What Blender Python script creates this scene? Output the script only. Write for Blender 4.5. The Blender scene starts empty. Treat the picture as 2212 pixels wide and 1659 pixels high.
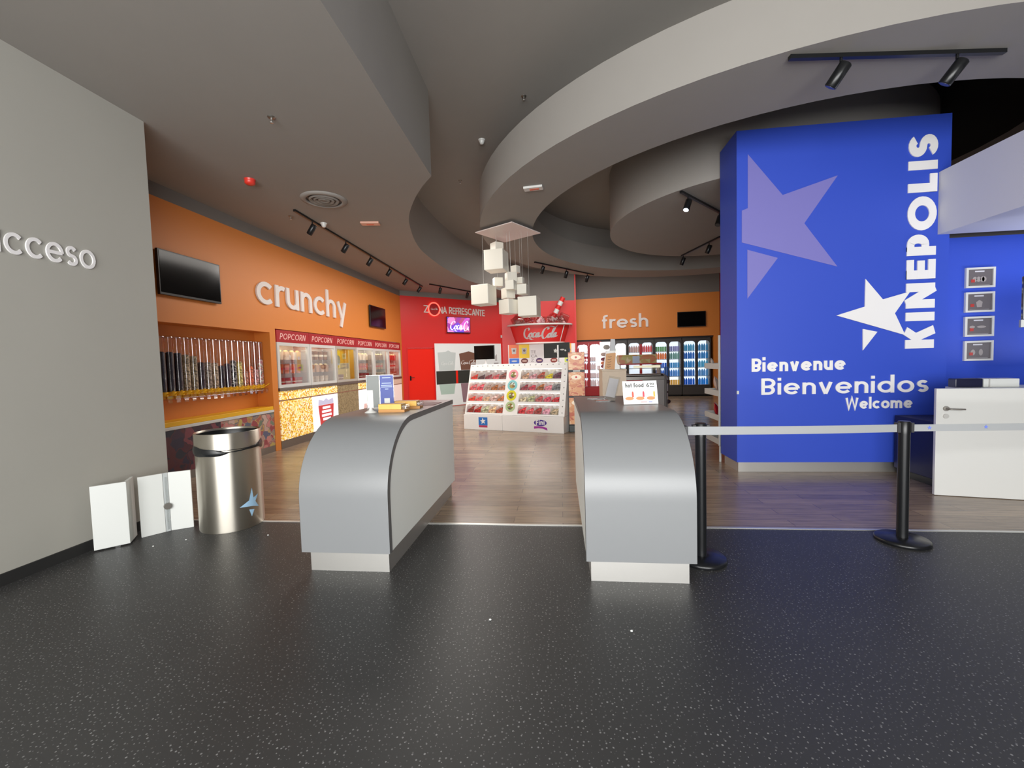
import bpy, math, random
from mathutils import Matrix, Vector
random.seed(7)
SC = bpy.context.scene
COL = SC.collection
R = math.radians

# ------------------------------------------------------------------ camera
F_PX, PITCH, ROLL, YAW = 920.0, 0.0508, 0.0282, 0.112
cam_d = bpy.data.cameras.new('camera')
cam_d.sensor_fit = 'HORIZONTAL'
cam_d.sensor_width = 36.0
cam_d.lens = F_PX / 2212 * 36.0
cam_d.clip_start = 0.05
cam_d.clip_end = 200
cam = bpy.data.objects.new('camera', cam_d)
COL.objects.link(cam)
fw = Vector((-math.sin(YAW), math.cos(YAW), 0))
fwd = fw * math.cos(PITCH) + Vector((0, 0, -math.sin(PITCH)))
r0 = Vector((math.cos(YAW), math.sin(YAW), 0))
u0 = r0.cross(fwd)
rt = r0 * math.cos(ROLL) - u0 * math.sin(ROLL)
up = r0 * math.sin(ROLL) + u0 * math.cos(ROLL)
m = Matrix((rt, up, -fwd)).transposed().to_4x4()
m.translation = Vector((0, 0, 1.45))
cam.matrix_world = m
SC.camera = cam

# ------------------------------------------------------------------ world, daylight, exposure
SC.view_settings.view_transform = 'Standard'
SC.view_settings.look = 'None'
SC.view_settings.gamma = 1.0
SC.view_settings.use_curve_mapping = False
SC.view_settings.exposure = 0.0
w = bpy.data.worlds.new('world')
SC.world = w
w.use_nodes = True
w.node_tree.nodes['Background'].inputs[0].default_value = (0.82, 0.9, 1.0, 1)
w.node_tree.nodes['Background'].inputs[1].default_value = 1.2


def area(name, loc, rot, sx, sy, power, col=(1, 1, 1), spread=180):
    l = bpy.data.lights.new(name, 'AREA')
    l.shape = 'RECTANGLE'
    l.size, l.size_y, l.energy, l.color = sx, sy, power, col
    l.spread = R(spread)
    o = bpy.data.objects.new(name, l)
    COL.objects.link(o)
    o.location = loc
    o.rotation_euler = rot
    return o


# daylight through the glass front behind the camera
area('daylight', (-0.1, -3.85, 2.0), (R(90), 0, 0), 7.5, 3.4, 920, (1.0, 0.995, 0.97))
# unseen fill panels added under the ceiling to brighten the far shop
area('shop_fill', (-2.6, 9.5, 3.78), (0, 0, 0), 1.6, 6.0, 210, (1.0, 0.94, 0.87))
area('shop_fill', (1.2, 13.6, 4.8), (0, 0, 0), 4.0, 1.5, 170, (1.0, 0.95, 0.9))
area('beam_fill', (6.3, 4.7, 1.25), (R(180), 0, 0), 2.2, 0.6, 38, (0.86, 0.9, 1.0))  # unseen upward light added to brighten the underside of the beam


# ------------------------------------------------------------------ materials
def s2l(c):
    return tuple((x / 12.92 if x <= 0.04045 else ((x + 0.055) / 1.055) ** 2.4) for x in (v / 255 for v in c))


MATS = {}


def mat(name, rgb, rough=0.5, metal=0.0, spec=0.5, emit=0.0, noise=0.0, nscale=30.0, coat=0.0, bump=0.0):
    if name in MATS:
        return MATS[name]
    mt = bpy.data.materials.new(name)
    mt.use_nodes = True
    nt = mt.node_tree
    b = nt.nodes['Principled BSDF']
    c = (*s2l(rgb), 1)
    b.inputs['Base Color'].default_value = c
    b.inputs['Roughness'].default_value = rough
    b.inputs['Metallic'].default_value = metal
    b.inputs['Specular IOR Level'].default_value = spec
    b.inputs['Coat Weight'].default_value = coat
    if emit:
        b.inputs['Emission Color'].default_value = c
        b.inputs['Emission Strength'].default_value = emit
    if noise or bump:
        tc = nt.nodes.new('ShaderNodeTexCoord')
        nz = nt.nodes.new('ShaderNodeTexNoise')
        nz.inputs['Scale'].default_value = nscale
        nz.inputs['Detail'].default_value = 4
        nt.links.new(tc.outputs['Object'], nz.inputs['Vector'])
        if noise:
            mx = nt.nodes.new('ShaderNodeMix')
            mx.data_type = 'RGBA'
            mx.inputs[6].default_value = (*[v * (1 - noise) for v in c[:3]], 1)
            mx.inputs[7].default_value = (*[min(1, v * (1 + noise)) for v in c[:3]], 1)
            nt.links.new(nz.outputs['Fac'], mx.inputs[0])
            nt.links.new(mx.outputs[2], b.inputs['Base Color'])
        if bump:
            bp = nt.nodes.new('ShaderNodeBump')
            bp.inputs['Strength'].default_value = bump
            bp.inputs['Distance'].default_value = 0.01
            nt.links.new(nz.outputs['Fac'], bp.inputs['Height'])
            nt.links.new(bp.outputs['Normal'], b.inputs['Normal'])
    MATS[name] = mt
    return mt


def glass(name, tint=(1, 1, 1), refl=0.08, rough=0.02):
    if name in MATS:
        return MATS[name]
    mt = bpy.data.materials.new(name)
    mt.use_nodes = True
    nt = mt.node_tree
    nt.nodes.remove(nt.nodes['Principled BSDF'])
    tr = nt.nodes.new('ShaderNodeBsdfTransparent')
    tr.inputs[0].default_value = (*tint, 1)
    gl = nt.nodes.new('ShaderNodeBsdfGlossy')
    gl.inputs['Roughness'].default_value = rough
    fr = nt.nodes.new('ShaderNodeLayerWeight')
    fr.inputs[0].default_value = 0.25
    mp = nt.nodes.new('ShaderNodeMapRange')
    mp.inputs['To Min'].default_value = refl
    mp.inputs['To Max'].default_value = 0.4
    nt.links.new(fr.outputs['Fresnel'], mp.inputs['Value'])
    mx = nt.nodes.new('ShaderNodeMixShader')
    nt.links.new(mp.outputs[0], mx.inputs[0])
    nt.links.new(tr.outputs[0], mx.inputs[1])
    nt.links.new(gl.outputs[0], mx.inputs[2])
    nt.links.new(mx.outputs[0], nt.nodes['Material Output'].inputs[0])
    MATS[name] = mt
    return mt


def cells(name, cols, scale, rough=0.5, emit=0.0, stretch=(1, 1, 1), rand=1.0, distort=0.0):
    """voronoi cells picking their colours from a list: candy, popcorn, food pictures"""
    if name in MATS:
        return MATS[name]
    mt = bpy.data.materials.new(name)
    mt.use_nodes = True
    nt = mt.node_tree
    b = nt.nodes['Principled BSDF']
    b.inputs['Roughness'].default_value = rough
    tc = nt.nodes.new('ShaderNodeTexCoord')
    mp = nt.nodes.new('ShaderNodeMapping')
    mp.inputs['Scale'].default_value = stretch
    v = nt.nodes.new('ShaderNodeTexVoronoi')
    v.inputs['Scale'].default_value = scale
    v.inputs['Randomness'].default_value = rand
    sp = nt.nodes.new('ShaderNodeSeparateColor')
    rp = nt.nodes.new('ShaderNodeValToRGB')
    rp.color_ramp.interpolation = 'CONSTANT'
    e = rp.color_ramp.elements
    while len(e) < len(cols):
        e.new(0.5)
    for i, c in enumerate(cols):
        e[i].position = i / len(cols)
        e[i].color = (*s2l(c), 1)
    nt.links.new(tc.outputs['Object'], mp.inputs[0])
    if distort:
        nz = nt.nodes.new('ShaderNodeTexNoise')
        nz.inputs['Scale'].default_value = scale * 0.8
        nt.links.new(mp.outputs[0], nz.inputs['Vector'])
        va = nt.nodes.new('ShaderNodeVectorMath')
        va.operation = 'MULTIPLY_ADD'
        va.inputs[1].default_value = (distort,) * 3
        nt.links.new(nz.outputs['Color'], va.inputs[0])
        nt.links.new(mp.outputs[0], va.inputs[2])
        nt.links.new(va.outputs[0], v.inputs['Vector'])
        v.feature = 'SMOOTH_F1'
        v.inputs['Smoothness'].default_value = 0.35
        rp.color_ramp.interpolation = 'EASE'
    else:
        nt.links.new(mp.outputs[0], v.inputs['Vector'])
    nt.links.new(v.outputs['Color'], sp.inputs[0])
    nt.links.new(sp.outputs[0], rp.inputs[0])
    nt.links.new(rp.outputs[0], b.inputs['Base Color'])
    if emit:
        nt.links.new(rp.outputs[0], b.inputs['Emission Color'])
        b.inputs['Emission Strength'].default_value = emit
    MATS[name] = mt
    return mt


def floor_rubber():
    mt = bpy.data.materials.new('speckled_rubber')
    mt.use_nodes = True
    nt = mt.node_tree
    b = nt.nodes['Principled BSDF']
    b.inputs['Roughness'].default_value = 0.42
    b.inputs['Specular IOR Level'].default_value = 0.35
    tc = nt.nodes.new('ShaderNodeTexCoord')
    v = nt.nodes.new('ShaderNodeTexVoronoi')
    v.voronoi_dimensions = '2D'
    v.inputs['Scale'].default_value = 47
    nt.links.new(tc.outputs['Object'], v.inputs['Vector'])
    sp = nt.nodes.new('ShaderNodeSeparateColor')
    nt.links.new(v.outputs['Color'], sp.inputs[0])
    rad = nt.nodes.new('ShaderNodeMapRange')
    rad.inputs['To Min'].default_value = 0.03
    rad.inputs['To Max'].default_value = 0.19
    nt.links.new(sp.outputs[0], rad.inputs['Value'])
    lt = nt.nodes.new('ShaderNodeMath')
    lt.operation = 'LESS_THAN'
    nt.links.new(v.outputs['Distance'], lt.inputs[0])
    nt.links.new(rad.outputs[0], lt.inputs[1])
    br = nt.nodes.new('ShaderNodeMapRange')
    br.inputs['To Min'].default_value = 0.04
    br.inputs['To Max'].default_value = 0.2
    nt.links.new(sp.outputs[1], br.inputs['Value'])
    mu = nt.nodes.new('ShaderNodeMath')
    mu.operation = 'MULTIPLY'
    nt.links.new(lt.outputs[0], mu.inputs[0])
    nt.links.new(br.outputs[0], mu.inputs[1])
    nz = nt.nodes.new('ShaderNodeTexNoise')
    nz.inputs['Scale'].default_value = 1.3
    nz.inputs['Detail'].default_value = 6
    nt.links.new(tc.outputs['Object'], nz.inputs['Vector'])
    nm = nt.nodes.new('ShaderNodeMapRange')
    nm.inputs['To Min'].default_value = 0.032
    nm.inputs['To Max'].default_value = 0.046
    nt.links.new(nz.outputs['Fac'], nm.inputs['Value'])
    ad = nt.nodes.new('ShaderNodeMath')
    ad.operation = 'ADD'
    nt.links.new(nm.outputs[0], ad.inputs[0])
    nt.links.new(mu.outputs[0], ad.inputs[1])
    cc = nt.nodes.new('ShaderNodeCombineColor')
    for i in range(3):
        nt.links.new(ad.outputs[0], cc.inputs[i])
    nt.links.new(cc.outputs[0], b.inputs['Base Color'])
    return mt


def floor_wood():
    mt = bpy.data.materials.new('wood_planks')
    mt.use_nodes = True
    nt = mt.node_tree
    b = nt.nodes['Principled BSDF']
    b.inputs['Roughness'].default_value = 0.24
    b.inputs['Specular IOR Level'].default_value = 0.6
    tc = nt.nodes.new('ShaderNodeTexCoord')
    bk = nt.nodes.new('ShaderNodeTexBrick')
    bk.offset = 0.37
    bk.inputs['Color1'].default_value = (*s2l((158, 136, 112)), 1)
    bk.inputs['Color2'].default_value = (*s2l((132, 113, 95)), 1)
    bk.inputs['Mortar'].default_value = (*s2l((92, 78, 66)), 1)
    bk.inputs['Scale'].default_value = 1.0
    bk.inputs['Mortar Size'].default_value = 0.0025
    bk.inputs['Bias'].default_value = 0.0
    bk.inputs['Brick Width'].default_value = 1.2
    bk.inputs['Row Height'].default_value = 0.145
    nt.links.new(tc.outputs['Object'], bk.inputs['Vector'])
    mp = nt.nodes.new('ShaderNodeMapping')
    mp.inputs['Scale'].default_value = (2.2, 26, 1)
    nt.links.new(tc.outputs['Object'], mp.inputs[0])
    nz = nt.nodes.new('ShaderNodeTexNoise')
    nz.inputs['Scale'].default_value = 1.6
    nz.inputs['Detail'].default_value = 6
    nt.links.new(mp.outputs[0], nz.inputs['Vector'])
    mr = nt.nodes.new('ShaderNodeMapRange')
    mr.inputs['From Min'].default_value = 0.3
    mr.inputs['From Max'].default_value = 0.7
    mr.inputs['To Min'].default_value = 0.75
    mr.inputs['To Max'].default_value = 1.25
    nt.links.new(nz.outputs['Fac'], mr.inputs['Value'])
    mx = nt.nodes.new('ShaderNodeMix')
    mx.data_type = 'RGBA'
    mx.blend_type = 'MULTIPLY'
    mx.inputs[0].default_value = 1.0
    nt.links.new(bk.outputs['Color'], mx.inputs[6])
    nt.links.new(mr.outputs[0], mx.inputs[7])
    nt.links.new(mx.outputs[2], b.inputs['Base Color'])
    return mt


M = dict(
    ceil=mat('ceiling_grey', (147, 143, 138), 0.85, noise=0.03, nscale=3),
    dark_ceil=mat('ceiling_dark', (64, 60, 58), 0.9),
    wall_grey=mat('wall_grey', (168, 166, 158), 0.7, noise=0.03, nscale=2),
    soffit=mat('soffit_grey', (120, 116, 112), 0.8),
    orange=mat('orange_paint', (216, 130, 54), 0.5),
    red=mat('red_paint', (212, 44, 42), 0.4),
    red_door=mat('red_door', (236, 40, 24), 0.35),
    blue=mat('blue_paint', (48, 78, 194), 0.5),
    star_lilac=mat('lilac_vinyl', (122, 118, 190), 0.5),
    white=mat('white_laminate', (204, 206, 203), 0.45),
    white_gloss=mat('white_gloss', (210, 210, 207), 0.3),
    display_white=mat('display_white', (238, 237, 235), 0.25),
    letter=mat('white_letters', (236, 234, 234), 0.45),
    letter_dim=mat('grey_white_letters', (226, 218, 214), 0.5),
    beam=mat('beam_white', (206, 206, 214), 0.6),
    grey_lam=mat('grey_laminate', (124, 126, 128), 0.33, noise=0.02, nscale=200),
    edge_grey=mat('dark_grey_edge', (98, 98, 98), 0.5),
    panel_white=mat('off_white_panel', (232, 234, 229), 0.5),
    steel=mat('brushed_steel', (200, 198, 194), 0.5, 1.0, bump=0.02, nscale=60),
    steel_bin=mat('polished_steel', (216, 210, 198), 0.42, 1.0),
    steel_dull=mat('dull_steel', (150, 146, 140), 0.45, 1.0),
    black=mat('black_plastic', (18, 18, 19), 0.35),
    black_sat=mat('black_satin', (26, 27, 29), 0.3, 0.2),
    screen=mat('screen_black', (8, 8, 9), 0.12, spec=0.25),
    dark_grey=mat('dark_grey', (58, 58, 60), 0.5),
    belt=mat('grey_belt', (158, 160, 162), 0.75),
    cube=mat('lamp_opal', (224, 220, 208), 0.35, emit=0.05),
    plate=mat('lamp_plate', (232, 218, 214), 0.35),
    glass=glass('clear_glass'),
    acrylic=glass('acrylic', (0.96, 0.97, 0.97), 0.1),
    tube=glass('tube_acrylic', (0.95, 0.93, 0.92), 0.13, 0.05),
    yellow=mat('yellow_plastic', (236, 178, 22), 0.4),
    red_sign=mat('header_red', (150, 28, 34), 0.4, emit=0.25),
    popcorn=cells('popcorn_picture', [(250, 214, 90), (255, 240, 190), (236, 176, 50), (255, 228, 140), (204, 140, 40), (255, 250, 226)], 42, 0.4, 0.35),
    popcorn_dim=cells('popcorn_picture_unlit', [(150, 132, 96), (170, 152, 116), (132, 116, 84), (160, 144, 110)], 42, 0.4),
    backlit=mat('backlit_white', (246, 246, 250), 0.4, emit=0.55),
    backlit_pink=mat('backlit_cream', (238, 222, 214), 0.4, emit=0.3),
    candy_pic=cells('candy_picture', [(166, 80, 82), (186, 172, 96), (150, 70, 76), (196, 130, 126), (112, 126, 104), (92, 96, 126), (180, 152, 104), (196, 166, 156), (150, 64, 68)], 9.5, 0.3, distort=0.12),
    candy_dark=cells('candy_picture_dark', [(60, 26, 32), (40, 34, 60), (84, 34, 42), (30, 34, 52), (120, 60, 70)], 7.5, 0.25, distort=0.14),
    food_pic=cells('hot_dog_picture', [(206, 140, 96), (218, 164, 116), (196, 118, 78), (226, 186, 146), (212, 150, 104), (190, 100, 74)], 11, 0.35, 0.15, (1, 1, 1.6), distort=0.05),
    food_dim=cells('food_picture_dim', [(196, 176, 130), (206, 188, 150), (170, 160, 90), (190, 120, 80)], 8, 0.4, distort=0.12),
    gold=mat('gold_card', (228, 176, 84), 0.35, noise=0.15, nscale=18),
    fridge=mat('fridge_grey', (66, 62, 60), 0.45),
    fridge_red=mat('fridge_red', (170, 24, 34), 0.4),
    fridge_light=mat('fridge_light', (236, 246, 255), 0.5, emit=1.1),
    lit_lamp=mat('lamp_lit', (220, 238, 255), 0.4, emit=6.0),
    fire_red=mat('alarm_red', (222, 60, 48), 0.35),
    neon=mat('neon_red', (255, 96, 80), 0.4, emit=1.6),
    star_blue=mat('pale_blue_vinyl', (150, 186, 214), 0.5),
    ice=glass('ice_acrylic', (0.93, 0.82, 0.82), 0.2, 0.1),
    rubber=floor_rubber(), wood=floor_wood(),
    trim=mat('aluminium_trim', (214, 214, 210), 0.35, 0.6),
    baseboard=mat('baseboard_black', (34, 34, 34), 0.6),
)


# ------------------------------------------------------------------ mesh builder
class MB:
    def __init__(s):
        s.v, s.f, s.sm = [], [], []

    def add(s, pts, faces, smooth=False):
        n = len(s.v)
        s.v += [tuple(p) for p in pts]
        for f in faces:
            s.f.append(tuple(i + n for i in f))
            s.sm.append(smooth)
        return s

    def box(s, x0, y0, z0, x1, y1, z1):
        p = [(x, y, z) for z in (z0, z1) for x, y in ((x0, y0), (x1, y0), (x1, y1), (x0, y1))]
        return s.add(p, [(3, 2, 1, 0), (4, 5, 6, 7), (0, 1, 5, 4), (1, 2, 6, 5), (2, 3, 7, 6), (3, 0, 4, 7)])

    def prism(s, poly, y0, y1):
        """poly in (x,z), counter-clockwise seen from the front (-y); extruded y0 (front) to y1"""
        n = len(poly)
        p = [(x, y0, z) for x, z in poly] + [(x, y1, z) for x, z in poly]
        fs = [tuple(range(n)), tuple(range(2 * n - 1, n - 1, -1))]
        fs += [(i, i + n, (i + 1) % n + n, (i + 1) % n) for i in range(n)]
        return s.add(p, fs)

    def slab(s, poly, z0, z1):
        """poly in (x,y), counter-clockwise from above; extruded z0..z1"""
        n = len(poly)
        p = [(x, y, z0) for x, y in poly] + [(x, y, z1) for x, y in poly]
        fs = [tuple(range(n - 1, -1, -1)), tuple(range(n, 2 * n))]
        fs += [(i, (i + 1) % n, (i + 1) % n + n, i + n) for i in range(n)]
        return s.add(p, fs)

    def sprism(s, poly, x0, x1):
        """poly in (y,z) extruded along x"""
        n = len(poly)
        p = [(x0, y, z) for y, z in poly] + [(x1, y, z) for y, z in poly]
        fs = [tuple(range(n)), tuple(range(2 * n - 1, n - 1, -1))]
        fs += [(i, i + n, (i + 1) % n + n, (i + 1) % n) for i in range(n)]
        return s.add(p, fs)

    def lathe(s, prof, c=(0, 0, 0), seg=20, sx=1.0, sy=1.0, caps=True, a0=0.0, a1=360.0):
        full = abs(a1 - a0) >= 359.9
        k = seg if full else seg + 1
        n = len(prof)
        pts = []
        for r, z in prof:
            for i in range(k):
                a = R(a0 + (a1 - a0) * i / seg)
                pts.append((c[0] + r * math.cos(a) * sx, c[1] + r * math.sin(a) * sy, c[2] + z))
        fs = []
        for j in range(n - 1):
            for i in range(seg):
                i2 = (i + 1) % k
                fs.append((j * k + i, j * k + i2, (j + 1) * k + i2, (j + 1) * k + i))
        s.add(pts, fs, True)
        if caps:
            for j, rev in ((0, True), (n - 1, False)):
                if prof[j][0] > 1e-5:
                    ring = pts[j * k:(j + 1) * k]
                    s.add(ring, [tuple(range(k))[::-1] if rev else tuple(range(k))])
        return s

    def tube(s, pts, r, seg=8, caps=True):
        pts = [Vector(p) for p in pts]
        rings = []
        for i, p in enumerate(pts):
            t = (pts[min(i + 1, len(pts) - 1)] - pts[max(i - 1, 0)]).normalized()
            a = Vector((0, 0, 1)) if abs(t.z) < 0.9 else Vector((1, 0, 0))
            u = t.cross(a).normalized()
            v = t.cross(u)
            rr = r[i] if isinstance(r, (list, tuple)) else r
            rings.append([p + (u * math.cos(2 * math.pi * k / seg) + v * math.sin(2 * math.pi * k / seg)) * rr for k in range(seg)])
        fs = [(j * seg + k, j * seg + (k + 1) % seg, (j + 1) * seg + (k + 1) % seg, (j + 1) * seg + k) for j in range(len(pts) - 1) for k in range(seg)]
        s.add([q for rg in rings for q in rg], fs, True)
        if caps:
            s.add(rings[0], [tuple(range(seg))])
            s.add(rings[-1], [tuple(range(seg))[::-1]])
        return s

    def ball(s, c, rx, ry=None, rz=None, seg=14, rings=8, z_from=-90, z_to=90):
        ry = ry or rx
        rz = rz or rx
        prof = []
        for j in range(rings + 1):
            a = R(z_from + (z_to - z_from) * j / rings)
            prof.append((max(1e-6, math.cos(a)), math.sin(a)))
        pts, k = [], seg
        for r_, z in prof:
            for i in range(k):
                a = 2 * math.pi * i / k
                pts.append((c[0] + rx * r_ * math.cos(a), c[1] + ry * r_ * math.sin(a), c[2] + rz * z))
        fs = [(j * k + i, j * k + (i + 1) % k, (j + 1) * k + (i + 1) % k, (j + 1) * k + i) for j in range(rings) for i in range(k)]
        return s.add(pts, fs, True)

    def ribbon(s, path, w, y0, y1, fn=lambda x, z: (x, z), closed=False, nib=None):
        """flat stroke of width w along path in (x,z), extruded y0..y1"""
        n = len(path)
        L, Rr = [], []
        for i in range(n):
            if closed:
                a, b = path[(i - 1) % n], path[(i + 1) % n]
            else:
                a, b = path[max(i - 1, 0)], path[min(i + 1, n - 1)]
            if nib:
                ox, oz = nib[0] / 2, nib[1] / 2
            else:
                dx, dz = b[0] - a[0], b[1] - a[1]
                d = math.hypot(dx, dz) or 1
                k = 1.0
                if 0 < i < n - 1 or closed:
                    p, q, e = path[(i - 1) % n], path[i], path[(i + 1) % n]
                    d1 = math.hypot(q[0] - p[0], q[1] - p[1]) or 1
                    cs = ((q[0] - p[0]) * dx + (q[1] - p[1]) * dz) / (d1 * d)
                    k = 1 / max(0.5, cs)
                ox, oz = -dz / d * w / 2 * k, dx / d * w / 2 * k
            x, z = path[i]
            L.append(fn(x + ox, z + oz))
            Rr.append(fn(x - ox, z - oz))
        pts = [(x, y0, z) for x, z in L] + [(x, y0, z) for x, z in Rr] + [(x, y1, z) for x, z in L] + [(x, y1, z) for x, z in Rr]
        fs = []
        for i in range(n if closed else n - 1):
            j = (i + 1) % n
            fs += [(i, n + i, n + j, j), (2 * n + i, 2 * n + j, 3 * n + j, 3 * n + i), (i, j, 2 * n + j, 2 * n + i), (n + j, n + i, 3 * n + i, 3 * n + j)]
        if not closed:
            fs += [(0, 2 * n, 3 * n, n), (n - 1, 2 * n - 1, 4 * n - 1, 3 * n - 1)]
        return s.add(pts, fs)

    def build(s, name, material, parent=None, loc=None, rotz=0, bevel=0, bseg=2):
        me = bpy.data.meshes.new(name)
        me.from_pydata(s.v, [], s.f)
        me.materials.append(material)
        for p, q in zip(me.polygons, s.sm):
            p.use_smooth = q
        me.update()
        o = bpy.data.objects.new(name, me)
        COL.objects.link(o)
        if parent:
            o.parent = parent
        if loc is not None:
            o.location = loc
        if rotz:
            o.rotation_euler = (0, 0, rotz)
        if bevel:
            b = o.modifiers.new('bevel', 'BEVEL')
            b.width, b.segments, b.limit_method = bevel, bseg, 'ANGLE'
        return o


def tag(o, label, cat, group=None, kind=None):
    o['label'] = label
    o['category'] = cat
    if group:
        o['group'] = group
    if kind:
        o['kind'] = kind
    return o


def thing(name, label, cat, loc=(0, 0, 0), rotz=0.0, group=None):
    o = bpy.data.objects.new(name, None)
    COL.objects.link(o)
    o.location = loc
    o.rotation_euler = (0, 0, rotz)
    o.empty_display_size = 0.1
    return tag(o, label, cat, group)


def struct(o):
    o['kind'] = 'structure'
    return o


def dup(o, loc, rotz=None, label=None, group=None):
    kids = {}
    for c in bpy.data.objects:
        if c.parent:
            kids.setdefault(c.parent.name, []).append(c)

    def cp(src, par):
        c = src.copy()
        COL.objects.link(c)
        if par:
            c.parent = par
        for k in kids.get(src.name, []):
            cp(k, c)
        return c
    c = cp(o, None)
    c.location = loc
    if rotz is not None:
        c.rotation_euler = (0, 0, rotz)
    if label:
        c['label'] = label
    if group:
        c['group'] = group
    return c


class Frame:
    """a vertical wall plane: x to the right along it, y into it, z up"""

    def __init__(s, ox, oy, ang):
        s.o, s.a = (ox, oy), ang

    def pt(s, x, y=0.0, z=0.0):
        c, n = math.cos(s.a), math.sin(s.a)
        return (s.o[0] + x * c - y * n, s.o[1] + x * n + y * c, z)

    def thing(s, name, label, cat, x, z, y=0.0, group=None, rot=0.0):
        return thing(name, label, cat, s.pt(x, y, z), s.a + rot, group)


CR = Frame(-5.0, 0.0, R(90))
RD = Frame(-5.0, 13.2, R(42.07))
F2 = Frame(-2.09, 15.83, R(6.72))
FR = Frame(0.638, 16.863, R(-5.52))
CO = Frame(0.0, 5.52, 0.0)
BW = Frame(0.0, 5.72, 0.0)
LW = Frame(-3.88, 0.0, R(90))
DS = Frame(-2.142, 9.249, R(-19.25))


# ------------------------------------------------------------------ lettering
def arc(cx, cy, rx, ry, a0, a1, n=16):
    return [(cx + rx * math.cos(R(a0 + (a1 - a0) * i / n)), cy + ry * math.sin(R(a0 + (a1 - a0) * i / n))) for i in range(n + 1)]


def glyph(ch, w):
    h = w / 2
    r = 0.5 - h
    H = 1.42
    c = lambda a0, a1: arc(0.5, 0.5, r, r, a0, a1, 22)
    st = lambda x, z0, z1: [(x, z0), (x, z1)]
    arch = lambda x0: arc(x0 + 0.41, 0.59, 0.41 - h, 0.41 - h, 180, 0, 12) + [(x0 + 0.82 - h, 0)]
    ry = (0.5 - h) / 2
    Ry = (H / 2 - h) / 2
    g = {
        'o': (1.0, [c(0, 360)]), 'c': (0.9, [c(44, 316)]),
        'e': (1.0, [st(0, 0, 0)[:0] or [(h, 0.5), (1 - h, 0.5)], c(0, 320)]),
        'a': (1.02, [c(0, 360), st(1 - h, 0, 1)]), 'd': (1.02, [c(0, 360), st(1 - h, 0, 1.5)]),
        'n': (0.82, [st(h, 0, 1), arch(0)]), 'h': (0.82, [st(h, 0, 1.5), arch(0)]),
        'r': (0.52, [st(h, 0, 1), arc(0.41, 0.59, 0.41 - h, 0.41 - h, 180, 62, 8)]),
        'u': (0.82, [st(0.82 - h, 0, 1), [(h, 1)] + arc(0.41, 0.41, 0.41 - h, 0.41 - h, 180, 360, 12)]),
        'm': (1.44, [st(h, 0, 1), arch(0), arch(0.82 - w)]),
        'y': (0.94, [[(h * 1.1, 1), (0.48, 0.02)], [(0.94 - h * 1.1, 1), (0.34, -0.48)]]),
        'v': (0.88, [[(h * 1.1, 1), (0.44, 0.0)], [(0.88 - h * 1.1, 1), (0.44, 0.0)]]),
        's': (0.66, [arc(0.33, 0.5 + ry, 0.33 - h, ry, 30, 270, 12) + arc(0.33, 0.5 - ry, 0.33 - h, ry, 90, -150, 12)[1:]]),
        'f': (0.52, [st(0.2, 0, 1.2) + arc(0.46, 1.22, 0.26, 0.28 - h, 180, 75, 8), [(0, 1 - h), (0.46, 1 - h)]]),
        'i': (w, [st(h, 0, 1), st(h, 1.2, 1.2 + w * 1.1)]), 'l': (w, [st(h, 0, 1.5)]),
        't': (0.5, [st(0.22, 0, 1.35), [(0, 1 - h), (0.46, 1 - h)]]),
        'B': (0.86, [st(h, 0, H), [(h, H - h)] + arc(0.42, H - h - 0.31, 0.36, 0.31, 90, -90, 10) + [(h, H - h - 0.62)],
                     [(h, H - h - 0.62)] + arc(0.44, h + (H - w - 0.62) / 2, 0.42 - h, (H - w - 0.62) / 2, 90, -90, 10) + [(h, h)]]),
        'W': (1.6, [[(h, H), (0.42, 0), (0.8, H), (1.18, 0), (1.6 - h, H)]]),
        'K': (0.98, [st(h, 0, H), [(0.98 - h * 1.3, H), (w * 0.9, H * 0.48)], [(w * 1.3, H * 0.62), (0.98 - h * 1.1, 0)]]),
        'I': (w, [st(h, 0, H)]), 'N': (1.04, [st(h, 0, H), st(1.04 - h, 0, H), [(h, H), (1.04 - h, 0)]]),
        'E': (0.8, [st(h, 0, H), [(0, H - h), (0.8, H - h)], [(0, H / 2), (0.76, H / 2)], [(0, h), (0.8, h)]]),
        'F': (0.76, [st(h, 0, H), [(0, H - h), (0.76, H - h)], [(0, H * 0.52), (0.7, H * 0.52)]]),
        'P': (0.86, [st(h, 0, H), [(h, H - h)] + arc(0.46, H - h - 0.36, 0.4 - h, 0.36, 90, -90, 12) + [(h, H - h - 0.72)]]),
        'R': (0.92, [st(h, 0, H), [(h, H - h)] + arc(0.46, H - h - 0.34, 0.4 - h, 0.34, 90, -90, 12) + [(h, H - h - 0.68)], [(0.4, H - h - 0.68), (0.92 - h, 0)]]),
        'O': (1.38, [arc(0.69, H / 2, 0.69 - h, H / 2 - h, 0, 360, 26)]),
        'C': (1.2, [arc(0.69, H / 2, 0.69 - h, H / 2 - h, 46, 314, 22)]),
        'L': (0.74, [st(h, 0, H), [(0, h), (0.74, h)]]),
        'S': (0.88, [arc(0.44, H / 2 + Ry, 0.44 - h, Ry, 25, 270, 14) + arc(0.44, H / 2 - Ry, 0.44 - h, Ry, 90, -155, 14)[1:]]),
        'Z': (0.9, [[(0, H - h), (0.9, H - h)], [(0.9 - h, H - h), (h, h)], [(0, h), (0.9, h)]]),
        'A': (1.1, [[(h, 0), (0.55, H)], [(0.55, H), (1.1 - h, 0)], [(0.25, 0.42), (0.85, 0.42)]]),
        'T': (0.86, [[(0, H - h), (0.86, H - h)], st(0.43, 0, H)]),
        ' ': (0.5, []),
    }
    return g[ch]


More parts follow.
